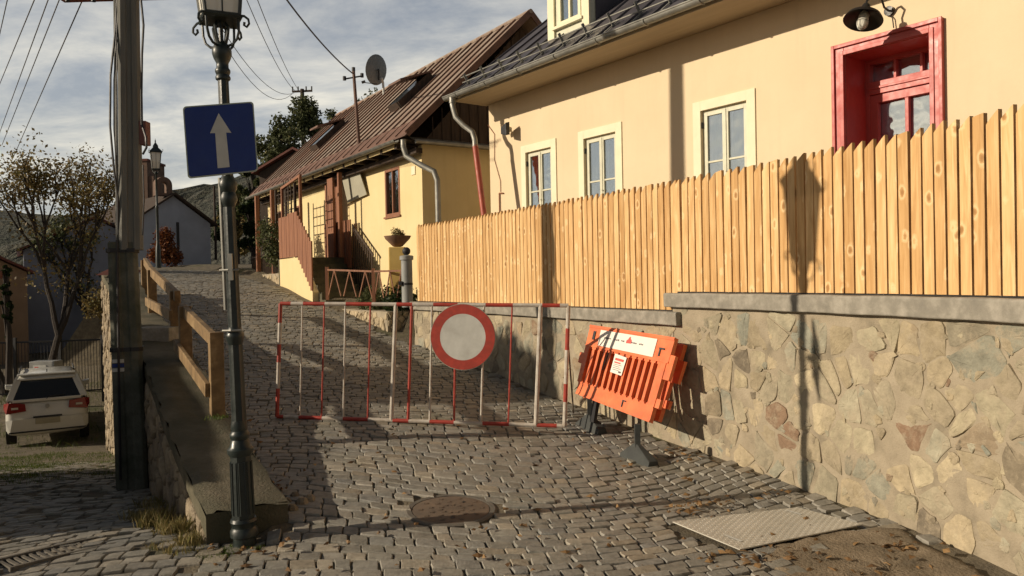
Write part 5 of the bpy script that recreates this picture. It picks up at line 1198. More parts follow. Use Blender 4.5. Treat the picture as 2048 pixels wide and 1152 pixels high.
# ------------------------------------------------------------------ manhole, chequer plate, drain
MH = thing('manhole_cover', 'rusty round manhole cover sunk among the cobbles', 'manhole cover', (MAN[0], MAN[1], float(GZ(MAN[0],MAN[1]))-.012))
MH.rotation_euler = (rad(2.5), rad(1.5), 0); MH.scale = (.93,.93,1)
m_ = MB(); m_.lathe([(.315,-.03),(.315,.016),(.30,.018),(.0,.018)], 40); 
for k in range(10):
    for r_ in (.09,.17,.25):
        a = k*2*math.pi/10+r_*3; m_.box(r_*math.cos(a)-.014, r_*math.cos(a)+.014, r_*math.sin(a)-.014, r_*math.sin(a)+.014, .017, .023)
m_.build('lid', M['rustiron'], MH, smooth=True)
m_ = MB(); V = []
for r_, z in ((.322,.018),(.322,-.03),(.375,-.03),(.375,.012),(.36,.02)):
    V += [(r_*math.cos(2*math.pi*j/40), r_*math.sin(2*math.pi*j/40), z) for j in range(40)]
m_.add(V, [(k*40+j, k*40+(j+1)%40, ((k+1)%5)*40+(j+1)%40, ((k+1)%5)*40+j) for k in range(5) for j in range(40)]); m_.build('frame_ring', M['castrim'], MH)
m_ = MB(); m_.lathe([(.02,.0185),(.02,.0200)], 10, (.09,.17)); m_.lathe([(.02,.0185),(.02,.0200)], 10, (.03,-.2)); m_.build('key_hole', M['trim'], MH)
CPt = thing('chequer_plate', 'pale steel chequer plate lying over the cobbles at the wall foot', 'steel plate', (float(PLc[0][0]), float(PLc[0][1]), 0))
zc = [float(GZ(p[0],p[1]))+.022+.01*(i in (0,1)) for i, p in enumerate(PLc)]; OC = Vector((PLc[0][0], PLc[0][1], 0))
Fp = lambda u, v, d_=0: tuple(((np.array([*PLc[0], zc[0]])*(1-u)+np.array([*PLc[1], zc[1]])*u)*(1-v)+(np.array([*PLc[3], zc[3]])*(1-u)+np.array([*PLc[2], zc[2]])*u)*v)-np.array(OC)+np.array([0,0,d_]))
m_ = MB(); m_.add([Fp(0,0,-.008),Fp(1,0,-.008),Fp(1,1,-.008),Fp(0,1,-.008),Fp(0,0),Fp(1,0),Fp(1,1),Fp(0,1)], [(0,3,2,1),(4,5,6,7),(0,1,5,4),(1,2,6,5),(2,3,7,6),(3,0,4,7)])
nu, nv = 26, 30
for i in range(nu):
    for j in range(nv):
        u_ = (i+.5)/nu; v_ = (j+.5)/nv; du, dv = (.014,.003) if (i+j)%2 else (.003,.012)
        du *= .8; dv *= .8
        m_.add([Fp(u_-du,v_-dv*0,.0),Fp(u_,v_-dv,.0),Fp(u_+du,v_,.0),Fp(u_,v_+dv,.0),Fp(u_,v_,.003)], [(0,1,4),(1,2,4),(2,3,4),(3,0,4)])
m_.build('plate', M['plate'], CPt, fixn=False)
m_ = MB()
for u_, v_ in ((.72,.10),(.20,.86)): m_.add([Fp(u_-.12,v_-.01,.004),Fp(u_+.12,v_-.01,.004),Fp(u_+.12,v_+.012,.0045),Fp(u_-.12,v_+.012,.0045)], [(0,1,2,3)])
m_.build('lifting_slot', M['signgrey'], CPt, fixn=False)
# bare dirt patch near the wall foot
dm_ = MB(); N_ = 30; V = []
outl = [PZ(*q, -.03)[:2] for q in ((1500,1105),(1600,1062),(1725,1052),(1790,1045),(1870,1090),(2000,1150),(2120,1230),(2100,1330),(1700,1330),(1560,1180))]
cc = np.mean(outl, 0); rings = 10; rngp = np.random.RandomState(5)
def outpt(a):
    best = None
    for i in range(len(outl)):
        p, q = outl[i]-cc, outl[(i+1)%len(outl)]-cc; den = np.array([[math.cos(a), -(q-p)[0]],[math.sin(a), -(q-p)[1]]])
        if abs(np.linalg.det(den)) < 1e-9: continue
        r_, t_ = np.linalg.solve(den, p)
        if r_ > 0 and -1e-6 <= t_ <= 1+1e-6: best = r_ if best is None else max(best, r_)
    return best or .3
an = np.linspace(0, 2*math.pi, 72, endpoint=False); ro = [outpt(a)*(1+rngp.uniform(-.05,.05)) for a in an]
V.append((cc[0], cc[1], float(GZ(*cc))+.0))
for k in range(1, rings+1):
    for a, r_ in zip(an, ro):
        x = cc[0]+r_*k/rings*math.cos(a); y = cc[1]+r_*k/rings*math.sin(a); V.append((x, y, float(GZ(x,y))+(.012+rngp.uniform(-.006,.006) if k < rings else -.05)))
n = 72; F = [(0, 1+j, 1+(j+1)%n) for j in range(n)]+[(1+(k-1)*n+j, 1+k*n+j, 1+k*n+(j+1)%n, 1+(k-1)*n+(j+1)%n) for k in range(1, rings) for j in range(n)]
struct(dm_.add(V, F).build('dirt_patch', M['dirt'], smooth='all', fixn=False))
# slotted drain at lower left
gd = [PZ(x, y, -.03)[:2] for x, y in ((-90,1150),(0,1130),(60,1112),(120,1094),(170,1080),(212,1068))]
DR = thing('drain_grate', 'slotted iron drain channel set in the cobbles at the lower left', 'drain', (float(gd[0][0]), float(gd[0][1]), 0)); OD = np.array([*gd[0], 0])
m_ = MB(); b2 = MB(); Lc = 0
for (p, q) in zip(gd[:-1], gd[1:]):
    d_ = q-p; ln = np.linalg.norm(d_); d_ = d_/ln; nrm = np.array([-d_[1], d_[0]]); 
    for sg_ in (-1, 1):
        a = np.array([*(p+nrm*sg_*.12), float(GZ(*p))+.012])-OD; b = np.array([*(q+nrm*sg_*.12), float(GZ(*q))+.012])-OD; m_.beam(a, b, .025, .03)
    k = int(ln/.045)
    for i in range(k):
        c_ = p+d_*(i+.5)*ln/k; z = float(GZ(*c_))+.010; m_.beam(np.array([*(c_-nrm*.115), z])-OD, np.array([*(c_+nrm*.115+d_*.02), z])-OD, .02, .015)
    b2.add([np.array([*(p+nrm*.12), float(GZ(*p))-.015])-OD, np.array([*(q+nrm*.12), float(GZ(*q))-.015])-OD, np.array([*(q-nrm*.12), float(GZ(*q))-.015])-OD, np.array([*(p-nrm*.12), float(GZ(*p))-.015])-OD], [(0,1,2,3)])
m_.build('grate', M['castrim'], DR); b2.build('channel', M['trim'], DR, fixn=False)

# ------------------------------------------------------------------ loose leaves, weeds
lm = MB(); rng = random.Random(12)
def fallen(px, py, n, sp):
    for _ in range(n):
        x_, y_ = px+rng.gauss(0, sp), py+rng.gauss(0, sp*.35); p = PZ(x_, y_, -.02)
        if p[0] > XW(np.clip(p[1],1.5,14))-.03: continue
        z = float(GZ(p[0],p[1]))+rng.uniform(.008,.03); s_ = rng.uniform(.018,.045); a = rng.uniform(0,6.28); ca, sa = math.cos(a)*s_, math.sin(a)*s_; k1, k2 = rng.uniform(-.015,.02), rng.uniform(-.015,.02)
        lm.add([(p[0]-ca,p[1]-sa,z),(p[0]-sa*.6,p[1]+ca*.6,z+k1),(p[0]+ca,p[1]+sa,z+.005),(p[0]+sa*.6,p[1]-ca*.6,z+k2),(p[0],p[1],z+.012)], [(0,1,4),(1,2,4),(2,3,4),(3,0,4)])
for q in ((1440,1118,16,28),(1500,1125,18,25),(1370,1022,20,22),(1430,1012,14,25),(1800,1095,14,18),(1560,1110,10,40),(1700,1130,14,90),(1620,1070,5,50),(1530,1078,3,8),(1350,915,14,16),(1400,925,7,30),(600,1130,8,120),(1000,1110,6,160),(1900,1120,8,50),(1550,995,9,18),(480,1095,10,30),(560,1000,9,15)): fallen(*q)
for _ in range(120):
    fallen(rng.uniform(420,1900), rng.uniform(880,1150), 1, 5)
tag(lm.build('fallen_leaves', M['leaf_dry'], fixn=False), 'dry brown leaves scattered over cobbles and steel plate', 'leaves', kind='stuff')
def grass_at(name, label, cat, spots, m, seed=2, kind='stuff'):
    rng = random.Random(seed); g_ = MB()
    for (x, y, z, r_, n, h) in spots:
        for _ in range(n):
            a = rng.uniform(0,6.28); q = r_*math.sqrt(rng.random()); bx, by = x+q*math.cos(a), y+q*math.sin(a); hh = h*rng.uniform(.5,1.25); lx_, ly_ = rng.gauss(0,.35)*hh, rng.gauss(0,.35)*hh; w_ = rng.uniform(.0012,.0034); t_ = rng.uniform(0,3.14); wx, wy = w_*math.cos(t_), w_*math.sin(t_)
            zz_ = z if z is not None else float(GZ(bx,by))-.01
            g_.add([(bx-wx,by-wy,zz_),(bx+wx,by+wy,zz_),(bx+lx_*.4+wx,by+ly_*.4+wy,zz_+hh*.6),(bx+lx_,by+ly_,zz_+hh),(bx+lx_*.4-wx,by+ly_*.4-wy,zz_+hh*.6)], [(0,1,2,3,4)])
    o = g_.build(name, M[m], fixn=False); tag(o, label, cat, kind=kind); return o
sp = []
for px, py, r_, n, h in ((320,1010,.14,230,.14),(350,1050,.14,320,.13),(300,1030,.12,160,.16),(385,1085,.10,300,.11),(370,1100,.14,240,.06),(280,1000,.15,150,.11),(330,1085,.12,180,.05),(300,960,.15,120,.13)):
    p = PZ(px, py, -.05); 
    q = p[0]+2.13+.6*(p[1]-5.2)
    x = p[0]-max(q, 0)*.8 if p[1] > 5.2 else p[0]; sp.append((x, p[1], None, r_, n, h))
grass_at('dry_weeds', 'dry straw coloured weeds at the foot of the left wall end', 'weeds', sp, 'grass')
p = PZ(470,1085,.0); p2 = PZ(430,1098,0); p3 = PZ(540,1000,.05)
grass_at('green_grass', 'short green grass and moss around the lamp base', 'grass', [(p[0],p[1],None,.10,260,.03),(p2[0],p2[1],None,.12,300,.03),(p[0]+.12,p[1]+.02,None,.08,120,.03),(p3[0]-.05,p3[1],.04,.08,110,.10)], 'greengrass', 4)
sp = []
rg = random.Random(8)
for _ in range(60): 
    x_, y_ = rg.uniform(-30,235), rg.uniform(893,930); Y = 1520*2.9/(y_-575)
    p = P(x_, y_, Y*1.0); yy = 9.6+rg.uniform(0,5.5); xx = (x_-1024)/1520*yy; sp.append((xx, yy, None, .38, 110, .045))
grass_at('lane_grass', 'thin green grass growing between the lane cobbles behind the car', 'grass', sp, 'greengrass', 6)
# flat weeds on the slab by the post
p = P(432,880,7.1); grass_at('slab_moss', 'mossy tuft at the foot of the nearest railing post', 'moss', [(p[0],p[1],lz(7.1)-.01,.12,120,.03)], 'greengrass', 7)
# loose stones round the lamp corner
sn = MB(); rg = random.Random(3)
for px, py in ((575,1010),(590,1000),(560,1020),(548,1005),(605,1012),(585,1022),(540,1030),(620,1005)):
    p = PZ(px, py, .03); s_ = rg.uniform(.03,.06); V = []
    for k in range(3):
        for j in range(7): a = j*2*math.pi/7+rg.uniform(-.2,.2); r_ = s_*(1,.9,.5)[k]*rg.uniform(.8,1.1); V.append((p[0]+r_*math.cos(a), p[1]+r_*.8*math.sin(a), float(GZ(p[0],p[1]))+(-.02,.02,.045)[k]*s_/.05))
    sn.add(V, [(k*7+j,k*7+(j+1)%7,(k+1)*7+(j+1)%7,(k+1)*7+j) for k in range(2) for j in range(7)]+[tuple(14+j for j in range(7))])
tag(sn.build('loose_stones', M['rubblewall'], fixn=False), 'loose broken stones beside the lamp base', 'stones', kind='stuff')

# ------------------------------------------------------------------ trees
def branch_tree(name, label, base, H, spread, m, nleaf, lsize, seed, group=None, lean=(0,0), r0=.14, forks=4, dens=1.0, up=.62, clear=.30):
    rng = random.Random(seed); o = thing(name, label, 'tree', tuple(base), 0, group); tb = MB(); tips = []
    def grow(p, d, ln, r, lvl):
        q = [p]; n = 4
        for i in range(n):
            d = (d+Vector((rng.gauss(0,.13), rng.gauss(0,.13), rng.gauss(.05,.06)))).normalized(); q.append(q[-1]+d*ln/n)
        tb.tube(q, [r*(1-.35*i/n) for i in range(n+1)], 7 if lvl < 2 else 5)
        if lvl >= 4: tips.append((q[-1], ln)); tips.append((q[2], ln)); return
        for k in range(rng.choice((2,3,3)) if lvl else forks):
            a = rng.uniform(0,6.28); s_ = rng.uniform(.35,.8)*spread; nd = (d*up+Vector((math.cos(a)*s_, math.sin(a)*s_, .45))).normalized()
            grow(q[-1] if k else q[-1], nd, ln*rng.uniform(.62,.85), r*.62, lvl+1)
        if lvl > 0: tips.append((q[-1], ln*.6))
    grow(Vector((0,0,-.1)), Vector((lean[0],lean[1],1)).normalized(), H*clear, r0, 0)
    tb.build('trunk', M['trunk'], o, smooth=True)
    cs = [(p.x,p.y,p.z,max(.18,l_*rng.uniform(.45,.8))) for p, l_ in tips if rng.random() < dens]
    leaves(cs, nleaf, lsize, seed).build('crown', M[m], o, fixn=False)
    return o
# the autumn tree on the left: trunk at px 110
tb_ = P(100, 700, 21.0); tb_[2] = float(GZ(tb_[0], tb_[1]))
branch_tree('deciduous_tree', 'thin autumn tree with sparse brown leaves behind the parked car', tb_, 9.0, .80, 'leaf_autumn', 7500, .08, 25, r0=.13, forks=3, clear=.27, up=1.05)
tb_ = P(10, 690, 24.0); tb_[2] = float(GZ(tb_[0], tb_[1]))
branch_tree('deciduous_tree', 'leafy brown and green tree at the extreme left edge', tb_, 8.4, .6, 'leaf_autumn', 8000, .08, 33, r0=.12, forks=3, clear=.27, up=1.0)
tb_ = P(215, 600, 34.0); tb_[2] = -.9
branch_tree('deciduous_tree', 'low green tree just left of the tall grey pole', tb_, 6.2, .8, 'leaf_green', 2200, .14, 35, r0=.15, forks=4, clear=.3)
def clump_tree(name, label, px, py_top, py_bot, Y, wpx, m, n, ls, seed, group=None):
    rng = random.Random(seed); c = P(px, (py_top+py_bot)/2, Y); k = Y/1520; H = (py_bot-py_top)*k; W_ = wpx*k; base = P(px, py_bot, Y); base[2] = min(base[2], 3.0)
    Hh = P(px, py_top, Y)[2]-base[2]; o = thing(name, label, 'tree', tuple(base), 0, group); cs = []; tb = MB()
    tb.tube([(0,0,-.3),(0.05,0,Hh*.3),(.0,0,Hh*.7),(.0,0,Hh*.95)], [Hh*.03,Hh*.025,Hh*.012,.02], 8)
    for i in range(26):
        z = Hh*rng.uniform(.28,.97); f_ = math.sqrt(max(.05, 1-((z/Hh-.5)/.52)**2)); a = rng.uniform(0,6.28); r_ = W_/2*f_*rng.uniform(.2,.9); x, y = r_*math.cos(a), r_*math.sin(a)*.8
        cs.append((x, y, z, W_*rng.uniform(.10,.20))); tb.tube([(0,0,z*.6),(x*.5,y*.5,z*.85),(x,y,z)], [.05,.035,.015], 5)
    tb.build('trunk', M['trunk'], o); leaves(cs, n, ls, seed).build('crown', M[m], o, fixn=False); return o
gT = 'green trees behind the rusty roofed house'
clump_tree('broadleaf_tree', 'broad green tree behind the left end of the rusty roof', 565, 232, 400, 40, 140, 'leaf_green', 8500, .16, 41, gT)
clump_tree('broadleaf_tree', 'green tree around the distant wooden pole', 635, 205, 400, 44, 140, 'leaf_green', 7000, .17, 42, gT)
clump_tree('broadleaf_tree', 'sparse green treetop right of the distant wooden pole', 662, 212, 400, 46, 90, 'leaf_green', 3000, .16, 48, gT)
clump_tree('broadleaf_tree', 'thin pale topped tree showing between roof mast and satellite dish', 735, 178, 400, 46, 110, 'leaf_green', 3200, .15, 43, gT)
clump_tree('broadleaf_tree', 'dark tree at the left end of the rusty roof above the dark shed', 508, 262, 430, 46, 70, 'leaf_green', 4500, .22, 44, gT)
clump_tree('broadleaf_tree', 'dark green tree in the shade left of the low stone wall', 505, 390, 530, 36, 60, 'leaf_dark', 4000, .14, 45, 'dark trees at the end of the road')
clump_tree('broadleaf_tree', 'dark green tree behind the thin pole at the end of the road', 452, 400, 525, 44, 56, 'leaf_dark', 4000, .16, 46, 'dark trees at the end of the road')
clump_tree('broadleaf_tree', 'brownish autumn tree on the far slope behind the lamp', 475, 385, 505, 70, 80, 'leaf_autumn', 4000, .3, 47, 'dark trees at the end of the road')
rs = P(330,500,30); bush('russet_shrub', 'tall russet autumn shrub at the foot of the white chapel wall', 'shrub', [(rs[0],rs[1],rs[2],.5,1.1),(rs[0],rs[1],rs[2]+.55,.38),(rs[0]+.3,rs[1],rs[2]-.3,.42),(rs[0]-.35,rs[1],rs[2]-.2,.35)], 3600, .09, 'leaf_russet', seed=51)
rs = P(230,560,22); bush('shrub', 'reddish brown shrub behind the rubble wall end', 'shrub', [(rs[0],rs[1],rs[2]-.3,.5),(rs[0]-.5,rs[1],rs[2]-.7,.5)], 1600, .08, 'leaf_autumn', seed=52)
rs = P(150,690,22)
lsp = []
rg = random.Random(18)
for _ in range(60): 
    x_ = rg.uniform(-40,235); Y = rg.uniform(16.5,26); lsp.append(((x_-1024)/1520*Y, Y, None, .5, 45, .16))
grass_at('verge_grass', 'rough green grass verge beyond the parked car', 'grass', lsp, 'greengrass', 19)

# ------------------------------------------------------------------ distant buildings
def gable_house(name, label, cat, p0, ang, Lx, Ly, H, Hr, wm, rmn, z0=-.5):
    o = thing(name, label, cat, tuple(p0), ang); m_ = MB()
    m_.add([(0,0,z0),(Lx,0,z0),(Lx,Ly,z0),(0,Ly,z0),(0,0,H),(Lx,0,H),(Lx,Ly,H),(0,Ly,H),(Lx/2,0,Hr),(Lx/2,Ly,Hr)], [(0,1,5,8,4),(2,3,7,9,6),(0,4,7,3),(1,2,6,5)]); m_.build('wall', M[wm], o, fixn=False)
    r_ = MB(); e = .25; k = (Hr-H)/(Lx/2); t_ = .1
    for sx in (-1,1):
        xe = Lx/2+sx*(Lx/2+e); ze = H-k*e
        r_.add([(Lx/2,-e,Hr+.05),(xe,-e,ze+.05),(xe,Ly+e,ze+.05),(Lx/2,Ly+e,Hr+.05),(Lx/2,-e,Hr+.05+t_),(xe,-e,ze+.05+t_),(xe,Ly+e,ze+.05+t_),(Lx/2,Ly+e,Hr+.05+t_)], [(0,3,2,1),(4,5,6,7),(0,1,5,4),(1,2,6,5),(2,3,7,6)])
    r_.build('roof', M[rmn], o); return o
cb_ = P(422, 515, 36); ca_ = P(272, 515, 33.5)
ang = math.atan2(cb_[1]-ca_[1], cb_[0]-ca_[0]); Lx = math.hypot(cb_[0]-ca_[0], cb_[1]-ca_[1])
gzc = float(P(346,515,34)[2]); Hc = float(P(418,436,33)[2])-gzc; Hrc = float(P(346,388,34)[2])-gzc
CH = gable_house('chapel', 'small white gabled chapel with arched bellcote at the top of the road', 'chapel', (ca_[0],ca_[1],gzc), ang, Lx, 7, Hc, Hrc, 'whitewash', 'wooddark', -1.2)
m_ = MB(); bx = Lx/2-.35
V = []; n = 14
out = [(-.36,0),(-.36,.5)]+[(-.36*math.cos(a), .5+.36*math.sin(a)) for a in np.linspace(0, math.pi, 11)][1:]+[(.36,0)]
inn = [(-.15,.12),(-.15,.48)]+[(-.15*math.cos(a), .48+.15*math.sin(a)) for a in np.linspace(0, math.pi, 11)][1:]+[(.15,.12)]
for y in (.1,.45): V += [(bx+a, y, Hrc+.0+b) for a, b in out]+[(bx+a, y, Hrc+b) for a, b in inn]
n = len(out); F = []
for b_ in (0, 2*n): F += [(b_+i, b_+i+1, b_+n+i+1, b_+n+i) for i in range(n-1)]+[(b_+n-1, b_, b_+n, b_+2*n-1)]
F += [(i, i+1, 2*n+i+1, 2*n+i) for i in range(n-1)]+[(n+i, n+i+1, 3*n+i+1, 3*n+i) for i in range(n-1)]+[(n, 2*n-1, 4*n-1, 3*n)]
m_.add(V, F); m_.build('bellcote', M['brick'], CH)
m_ = MB(); m_.box(Lx/2+.1,Lx/2+.22,-.03,0,Hc*.25,Hc*1.0); m_.build('slit_window', M['trim'], CH)
# chimney building behind the pole, brown brick steps
cp0 = P(285, 420, 40); CB = thing('brick_house', 'narrow brown brick building with stepped chimney just right of the grey pole', 'house', (cp0[0], cp0[1], 1.0))
t1 = float(P(290,322,40)[2])-1; t2_ = float(P(300,352,40)[2])-1; t3 = float(P(306,378,40)[2])-1
m_ = MB(); m_.box(-.6,.3,0,2,-1,t1); m_.box(.3,.6,.05,1.9,-1,t2_); m_.build('wall', M['brick'], CB)
MB().box(-.65,.35,-.05,2.05,t1,t1+.12).build('chimney_cap', M['redtile'], CB)
# blue grey house far left
ba = P(52, 690, 33); bb = P(330, 690, 36); ang = math.atan2(bb[1]-ba[1], bb[0]-ba[0]); Lx = math.hypot(bb[0]-ba[0], bb[1]-ba[1])
gable_house('blue_grey_house', 'plain blue grey house with red tile roof below the road on the left', 'house', (ba[0],ba[1],-1.2), ang, Lx, 6, float(P(70,500,33)[2])+1.2, float(P(200,436,34)[2])+1.2, 'bluewall', 'redtile')
ba = P(-160, 700, 28.5); bb = P(58, 700, 31); ang = math.atan2(bb[1]-ba[1], bb[0]-ba[0]); Lx = math.hypot(bb[0]-ba[0], bb[1]-ba[1])
gable_house('tan_house', 'tan rendered house behind the trees at the far left edge', 'house', (ba[0],ba[1],-1.2), ang, Lx, 6, float(P(20,545,31)[2])+1.2, float(P(-30,500,31)[2])+1.2, 'tan', 'redtile')
# dark shed behind the rusty roof
sh = P(522, 400, 34); SHh = gable_house('dark_shed', 'dark timber shed with brown roof behind the rusty roofed house', 'shed', (float(P(520,400,34)[0]), 34, 1.5), -.15, 3.4, 3, float(P(520,345,34)[2])-1.5, float(P(550,305,34)[2])-1.5, 'wooddark', 'redtile')
# fence beyond the car
fpts = [P(x, 690, Y) for x, Y in ((-60,21.5),(30,21.8),(120,22),(205,22.3))]
FE = thing('wire_fence', 'dark metal mesh fence across the lane end behind the car', 'fence', (float(fpts[0][0]), float(fpts[0][1]), -1.5)); FO = Vector(FE.location)
m_ = MB(); ms2 = MB()
for p in fpts: q = Vector((p[0],p[1],0))-FO; MB().box(q.x-.04,q.x+.04,q.y-.04,q.y+.04,-.1,1.85).build('post', M['trim'], FE)
for a, b in zip(fpts[:-1], fpts[1:]):
    a = Vector((a[0],a[1],0))-FO; b = Vector((b[0],b[1],0))-FO
    a.z = b.z = .25; MB().beam(a, b, .03, .04).build('rail', M['trim'], FE); a.z = b.z = 1.72; m_.beam(a, b, .04, .05)
    for k in range(14): p = a.lerp(b, k/14); ms2.box(p.x-.006,p.x+.006,p.y-.006,p.y+.006,.25,1.72)
m_.build('rail', M['trim'], FE); ms2.build('mesh_wires', M['trim'], FE)
cbx = P(92,712,20.5); CBX = thing('meter_cabinet', 'grey utility cabinet with a small white and red notice behind the car', 'cabinet', (cbx[0], cbx[1], float(GZ(cbx[0],cbx[1]))))
MB().box(-.33,.33,-.2,.2,0,1.62).build('body', M['galv'], CBX, bevel=.01); MB().box(-.22,.12,-.215,-.2,1.30,1.52).build('notice', M['signgrey'], CBX); MB().box(-.18,-.08,-.218,-.215,1.34,1.48).build('notice_mark', M['pinkprint'], CBX)
cy = P(18,640,20); m_ = MB()
o = clump_tree('conifer', 'narrow dark columnar conifer at the left edge beside the tan house', 17, 520, 745, 20, 26, 'leaf_dark', 3500, .07, 61)

# ------------------------------------------------------------------ parked estate car (rear towards the viewer)
cr_ = P(97, 885, 17.2); CARZ = float(GZ(cr_[0], cr_[1]))+.01
CAR = thing('parked_car', 'white estate car parked on the lower lane, seen from behind', 'car', (float(cr_[0]), 17.2, CARZ), rad(17)); CAR.rotation_euler = (rad(-3.0)*0, 0, rad(31)); CAR.scale = (.93,.98,1.08)
def section(y, z0, zb, hw, inset=.06, zs=None):
    return [(-hw+.12,z0),(-hw+.02,z0+.08),(-hw,z0+.28),(-hw+.01,zb-.12),(-hw+inset,zb),(hw-inset,zb),(hw-.01,zb-.12),(hw,z0+.28),(hw-.02,z0+.08),(hw-.12,z0)]
secs = [(-.02,.38,.62,.62),(.03,.30,.88,.80),(.12,.24,.98,.87),(.5,.20,1.0,.895),(1.2,.20,1.0,.90),(2.6,.20,.98,.90),(3.4,.20,.95,.895),(4.1,.22,.86,.87),(4.45,.26,.72,.78),(4.58,.34,.58,.58)]
m_ = MB(); V = []
for y, z0, zb, hw in secs: V += [(x, y, z) for x, z in section(y, z0, zb, hw)]
n = 10; m_.add(V, [(i*n+j, i*n+(j+1)%n, (i+1)*n+(j+1)%n, (i+1)*n+j) for i in range(len(secs)-1) for j in range(n)]+[tuple(range(n)), tuple((len(secs)-1)*n+j for j in range(n))])
body = m_.build('body', M['carpaint'], CAR, smooth='all'); sd2 = body.modifiers.new('sub', 'SUBSURF'); sd2.levels = sd2.render_levels = 2
# greenhouse
gh = [(.10,.99,.80),(.36,1.38,.655),(.46,1.455,.60),(.7,1.49,.58),(1.8,1.50,.585),(2.5,1.44,.58),(3.35,.97,.76)]
m_ = MB(); V = []
for y, z, hw in gh: V += [(-.84 if z > 1 else -hw, y if z <= 1 else y, .96), (-hw-.0, y, z-.04), (-hw+.07, y, z), (hw-.07, y, z), (hw, y, z-.04), (.84 if z > 1 else hw, y, .96)]
n = 6; m_.add(V, [(i*n+j, i*n+j+1, (i+1)*n+j+1, (i+1)*n+j) for i in range(len(gh)-1) for j in range(n-1)]); m_.build('side_glass', M['carglass'], CAR, smooth=True)
m_ = MB(); V = []
for y, z, hw in gh[1:6]: V += [(-hw-.012, y, z-.075), (-hw-.005, y, z-.03), (-hw+.07, y, z+.012), (0, y, z+.028), (hw-.07, y, z+.012), (hw+.005, y, z-.03), (hw+.012, y, z-.075)]
n = 7; m_.add(V, [(i*n+j, i*n+j+1, (i+1)*n+j+1, (i+1)*n+j) for i in range(4) for j in range(n-1)])
for sx in (-1, 1):
    for (y0, z0, x0), (y1, z1, x1), w_ in (((.13,.97,.83),(.42,1.42,.645),.13),((.95,.97,.85),(1.0,1.46,.615),.06),((1.9,.97,.85),(1.85,1.46,.61),.06),((3.25,.97,.80),(2.45,1.44,.60),.06)):
        m_.beam((sx*x0,y0,z0), (sx*x1,y1,z1), w_, .05, up=(sx,0,.3))
m_.build('roof', M['carpaint'], CAR, smooth=True)
m_ = MB(); m_.add([(-.66,.085,.99),(.66,.085,.99),(.70,.10,1.03),(.58,.335,1.345),(.53,.36,1.375),(-.53,.36,1.375),(-.58,.335,1.345),(-.70,.10,1.03)], [tuple(range(8))]); m_.build('rear_window', M['carglass'], CAR, fixn=False)
m_ = MB(); m_.beam((-.78,.10,1.0),(-.60,.40,1.40),.14,.05,up=(0,-1,.5)); m_.beam((.78,.10,1.0),(.60,.40,1.40),.14,.05,up=(0,-1,.5)); m_.beam((-.60,.40,1.415),(.60,.40,1.415),.12,.04,up=(0,-.3,1)); m_.beam((-.72,.10,.985),(.72,.10,.985),.08,.06,up=(0,0,1)); m_.build('tailgate_frame', M['carpaint'], CAR, bevel=.01)
for sx in (-1,1):
    m_ = MB(); m_.add([(sx*.44,.0,.78),(sx*.46,.03,.93),(sx*.80,.06,.965),(sx*.885,.26,.93),(sx*.89,.26,.83),(sx*.84,.04,.745),(sx*.44,-.02,.78),(sx*.46,.00,.93),(sx*.79,.02,.97),(sx*.905,.26,.935),(sx*.91,.26,.825),(sx*.85,.00,.74)], [(6,7,8,11),(8,9,10,11),(0,1,7,6),(1,2,8,7),(2,3,9,8),(3,4,10,9),(4,5,11,10),(5,0,6,11)])
    tl = m_.build('tail_light', M['lightred'], CAR, bevel=.006); MB().box(min(sx*.60,sx*.74), max(sx*.60,sx*.74), -.035,.0,.83,.87).build('clear_lens', M['lightclear'], tl)
    MB().tube([(sx*.58,.75,1.54),(sx*.585,1.3,1.56),(sx*.58,2.2,1.54)], .018, 6).build('roof_rail', M['trim'], CAR)
    m_ = MB(); m_.add([(sx*.76,3.0,.93),(sx*1.0,2.98,.97),(sx*1.01,2.98,1.09),(sx*.78,3.0,1.06),(sx*.78,2.86,.93),(sx*1.0,2.86,.97),(sx*1.0,2.86,1.07),(sx*.78,2.86,1.05)], [(0,1,2,3),(4,7,6,5),(0,4,5,1),(1,5,6,2),(2,6,7,3),(3,7,4,0)]); m_.build('mirror', M['carpaint'], CAR, bevel=.02)
m_ = MB(); m_.add([(-.78,-.01,.34),(.78,-.01,.34),(.86,.06,.40),(.86,.04,.60),(.72,-.05,.62),(-.72,-.05,.62),(-.86,.04,.60),(-.86,.06,.40),(-.74,.1,.30),(.74,.1,.30)], [(0,1,4,5),(1,2,3,4),(0,5,6,7),(0,8,9,1)]); m_.build('bumper', M['carpaint'], CAR, fixn=False)
MB().box(-.80,.80,-.03,.02,.335,.365).build('bumper_trim', M['trim'], CAR)
MB().box(-.26,.26,-.055,-.03,.50,.62).build('licence_plate', M['plateyel'], CAR, bevel=.004)
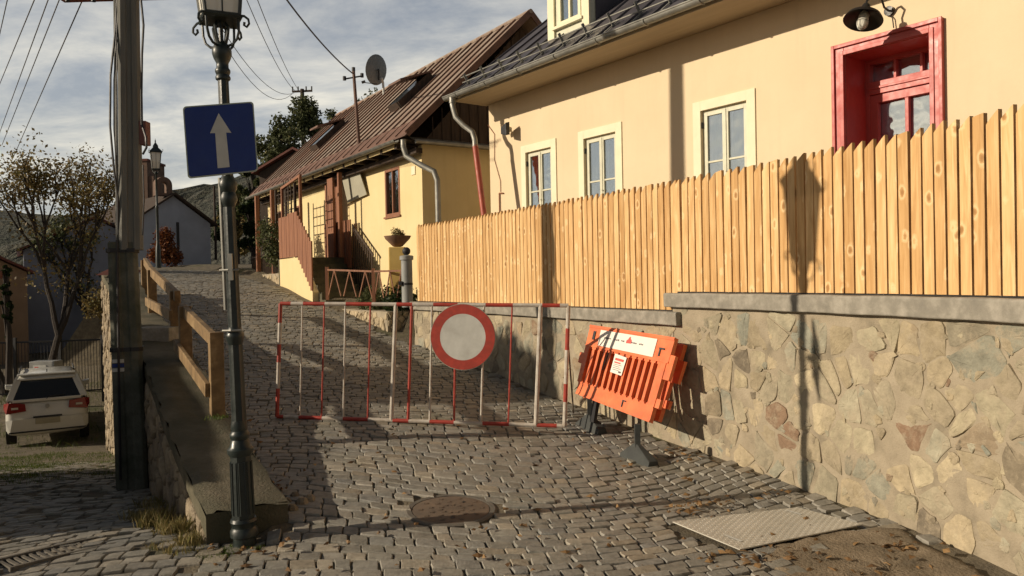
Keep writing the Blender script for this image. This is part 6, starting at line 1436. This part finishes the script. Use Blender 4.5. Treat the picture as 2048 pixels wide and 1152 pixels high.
MB().box(-.30,.30,-.04,-.02,.625,.66).build('plate_recess', M['trim'], CAR)
MB().tube([(0,-.045,.86),(0,-.0,.86)], .045, 16).build('badge', M['galv'], CAR)
m_ = MB(); m_.tube([(-.02,.06,1.0),(.05,.09,1.04),(.36,.11,1.06)], .010, 5); m_.build('wiper', M['trim'], CAR)
MB().tube([(0,.62,1.52),(.0,.55,1.58)], .012, 6).build('aerial', M['trim'], CAR)
MB().box(-.62,.62,.40,.62,1.475,1.505).build('roof_spoiler', M['carpaint'], CAR, bevel=.012)
for sx in (-1,1):
    for y in (.82, 3.55):
        m_ = MB(); V = []; n = 26; x0 = sx*.68; x1 = sx*.89
        for r_, x in ((.19,x0),(.315,x0),(.325,x0+sx*.03),(.325,x1-sx*.03),(.315,x1),(.20,x1)):
            V += [(x, y+r_*math.cos(2*math.pi*j/n), .325+r_*math.sin(2*math.pi*j/n)) for j in range(n)]
        m_.add(V, [(k*n+j, k*n+(j+1)%n, (k+1)*n+(j+1)%n, (k+1)*n+j) for k in range(5) for j in range(n)]); wh = m_.build('wheel', M['tyre'], CAR, smooth=True)
        m_ = MB(); m_.tube([(x0,y,.325),(x1-sx*.02,y,.325)], .205, 20); m_.build('rim', M['alloy'], wh)

# ------------------------------------------------------------------ unseen tree and building added beyond the left edge to shade lane and road
rs = (-11.7, 7.9)
bush('added_shade_tree', 'unseen leafy tree added outside the left frame edge to shade the road', 'tree', [(rs[0],rs[1],3.9,1.0),(rs[0],rs[1]-.5,4.6,.75),(rs[0],rs[1]+.5,4.5,.8),(rs[0],rs[1]+.1,3.2,.9),(rs[0]-.3,rs[1],5.0,.6)], 15000, .13, 'leaf_green', seed=71)
HW = gable_house('blocker', 'low tan garage building added out of view to shade the lane', 'blocker', (-10.5, 4.95, -.6), 0, 3.45, 4.95, 2.52, 3.05, 'tan', 'redtile')
for o in list(COL.objects):
    if o.type == 'MESH' and o.parent is None and 'kind' not in o and 'category' not in o: print('UNTAGGED', o.name)
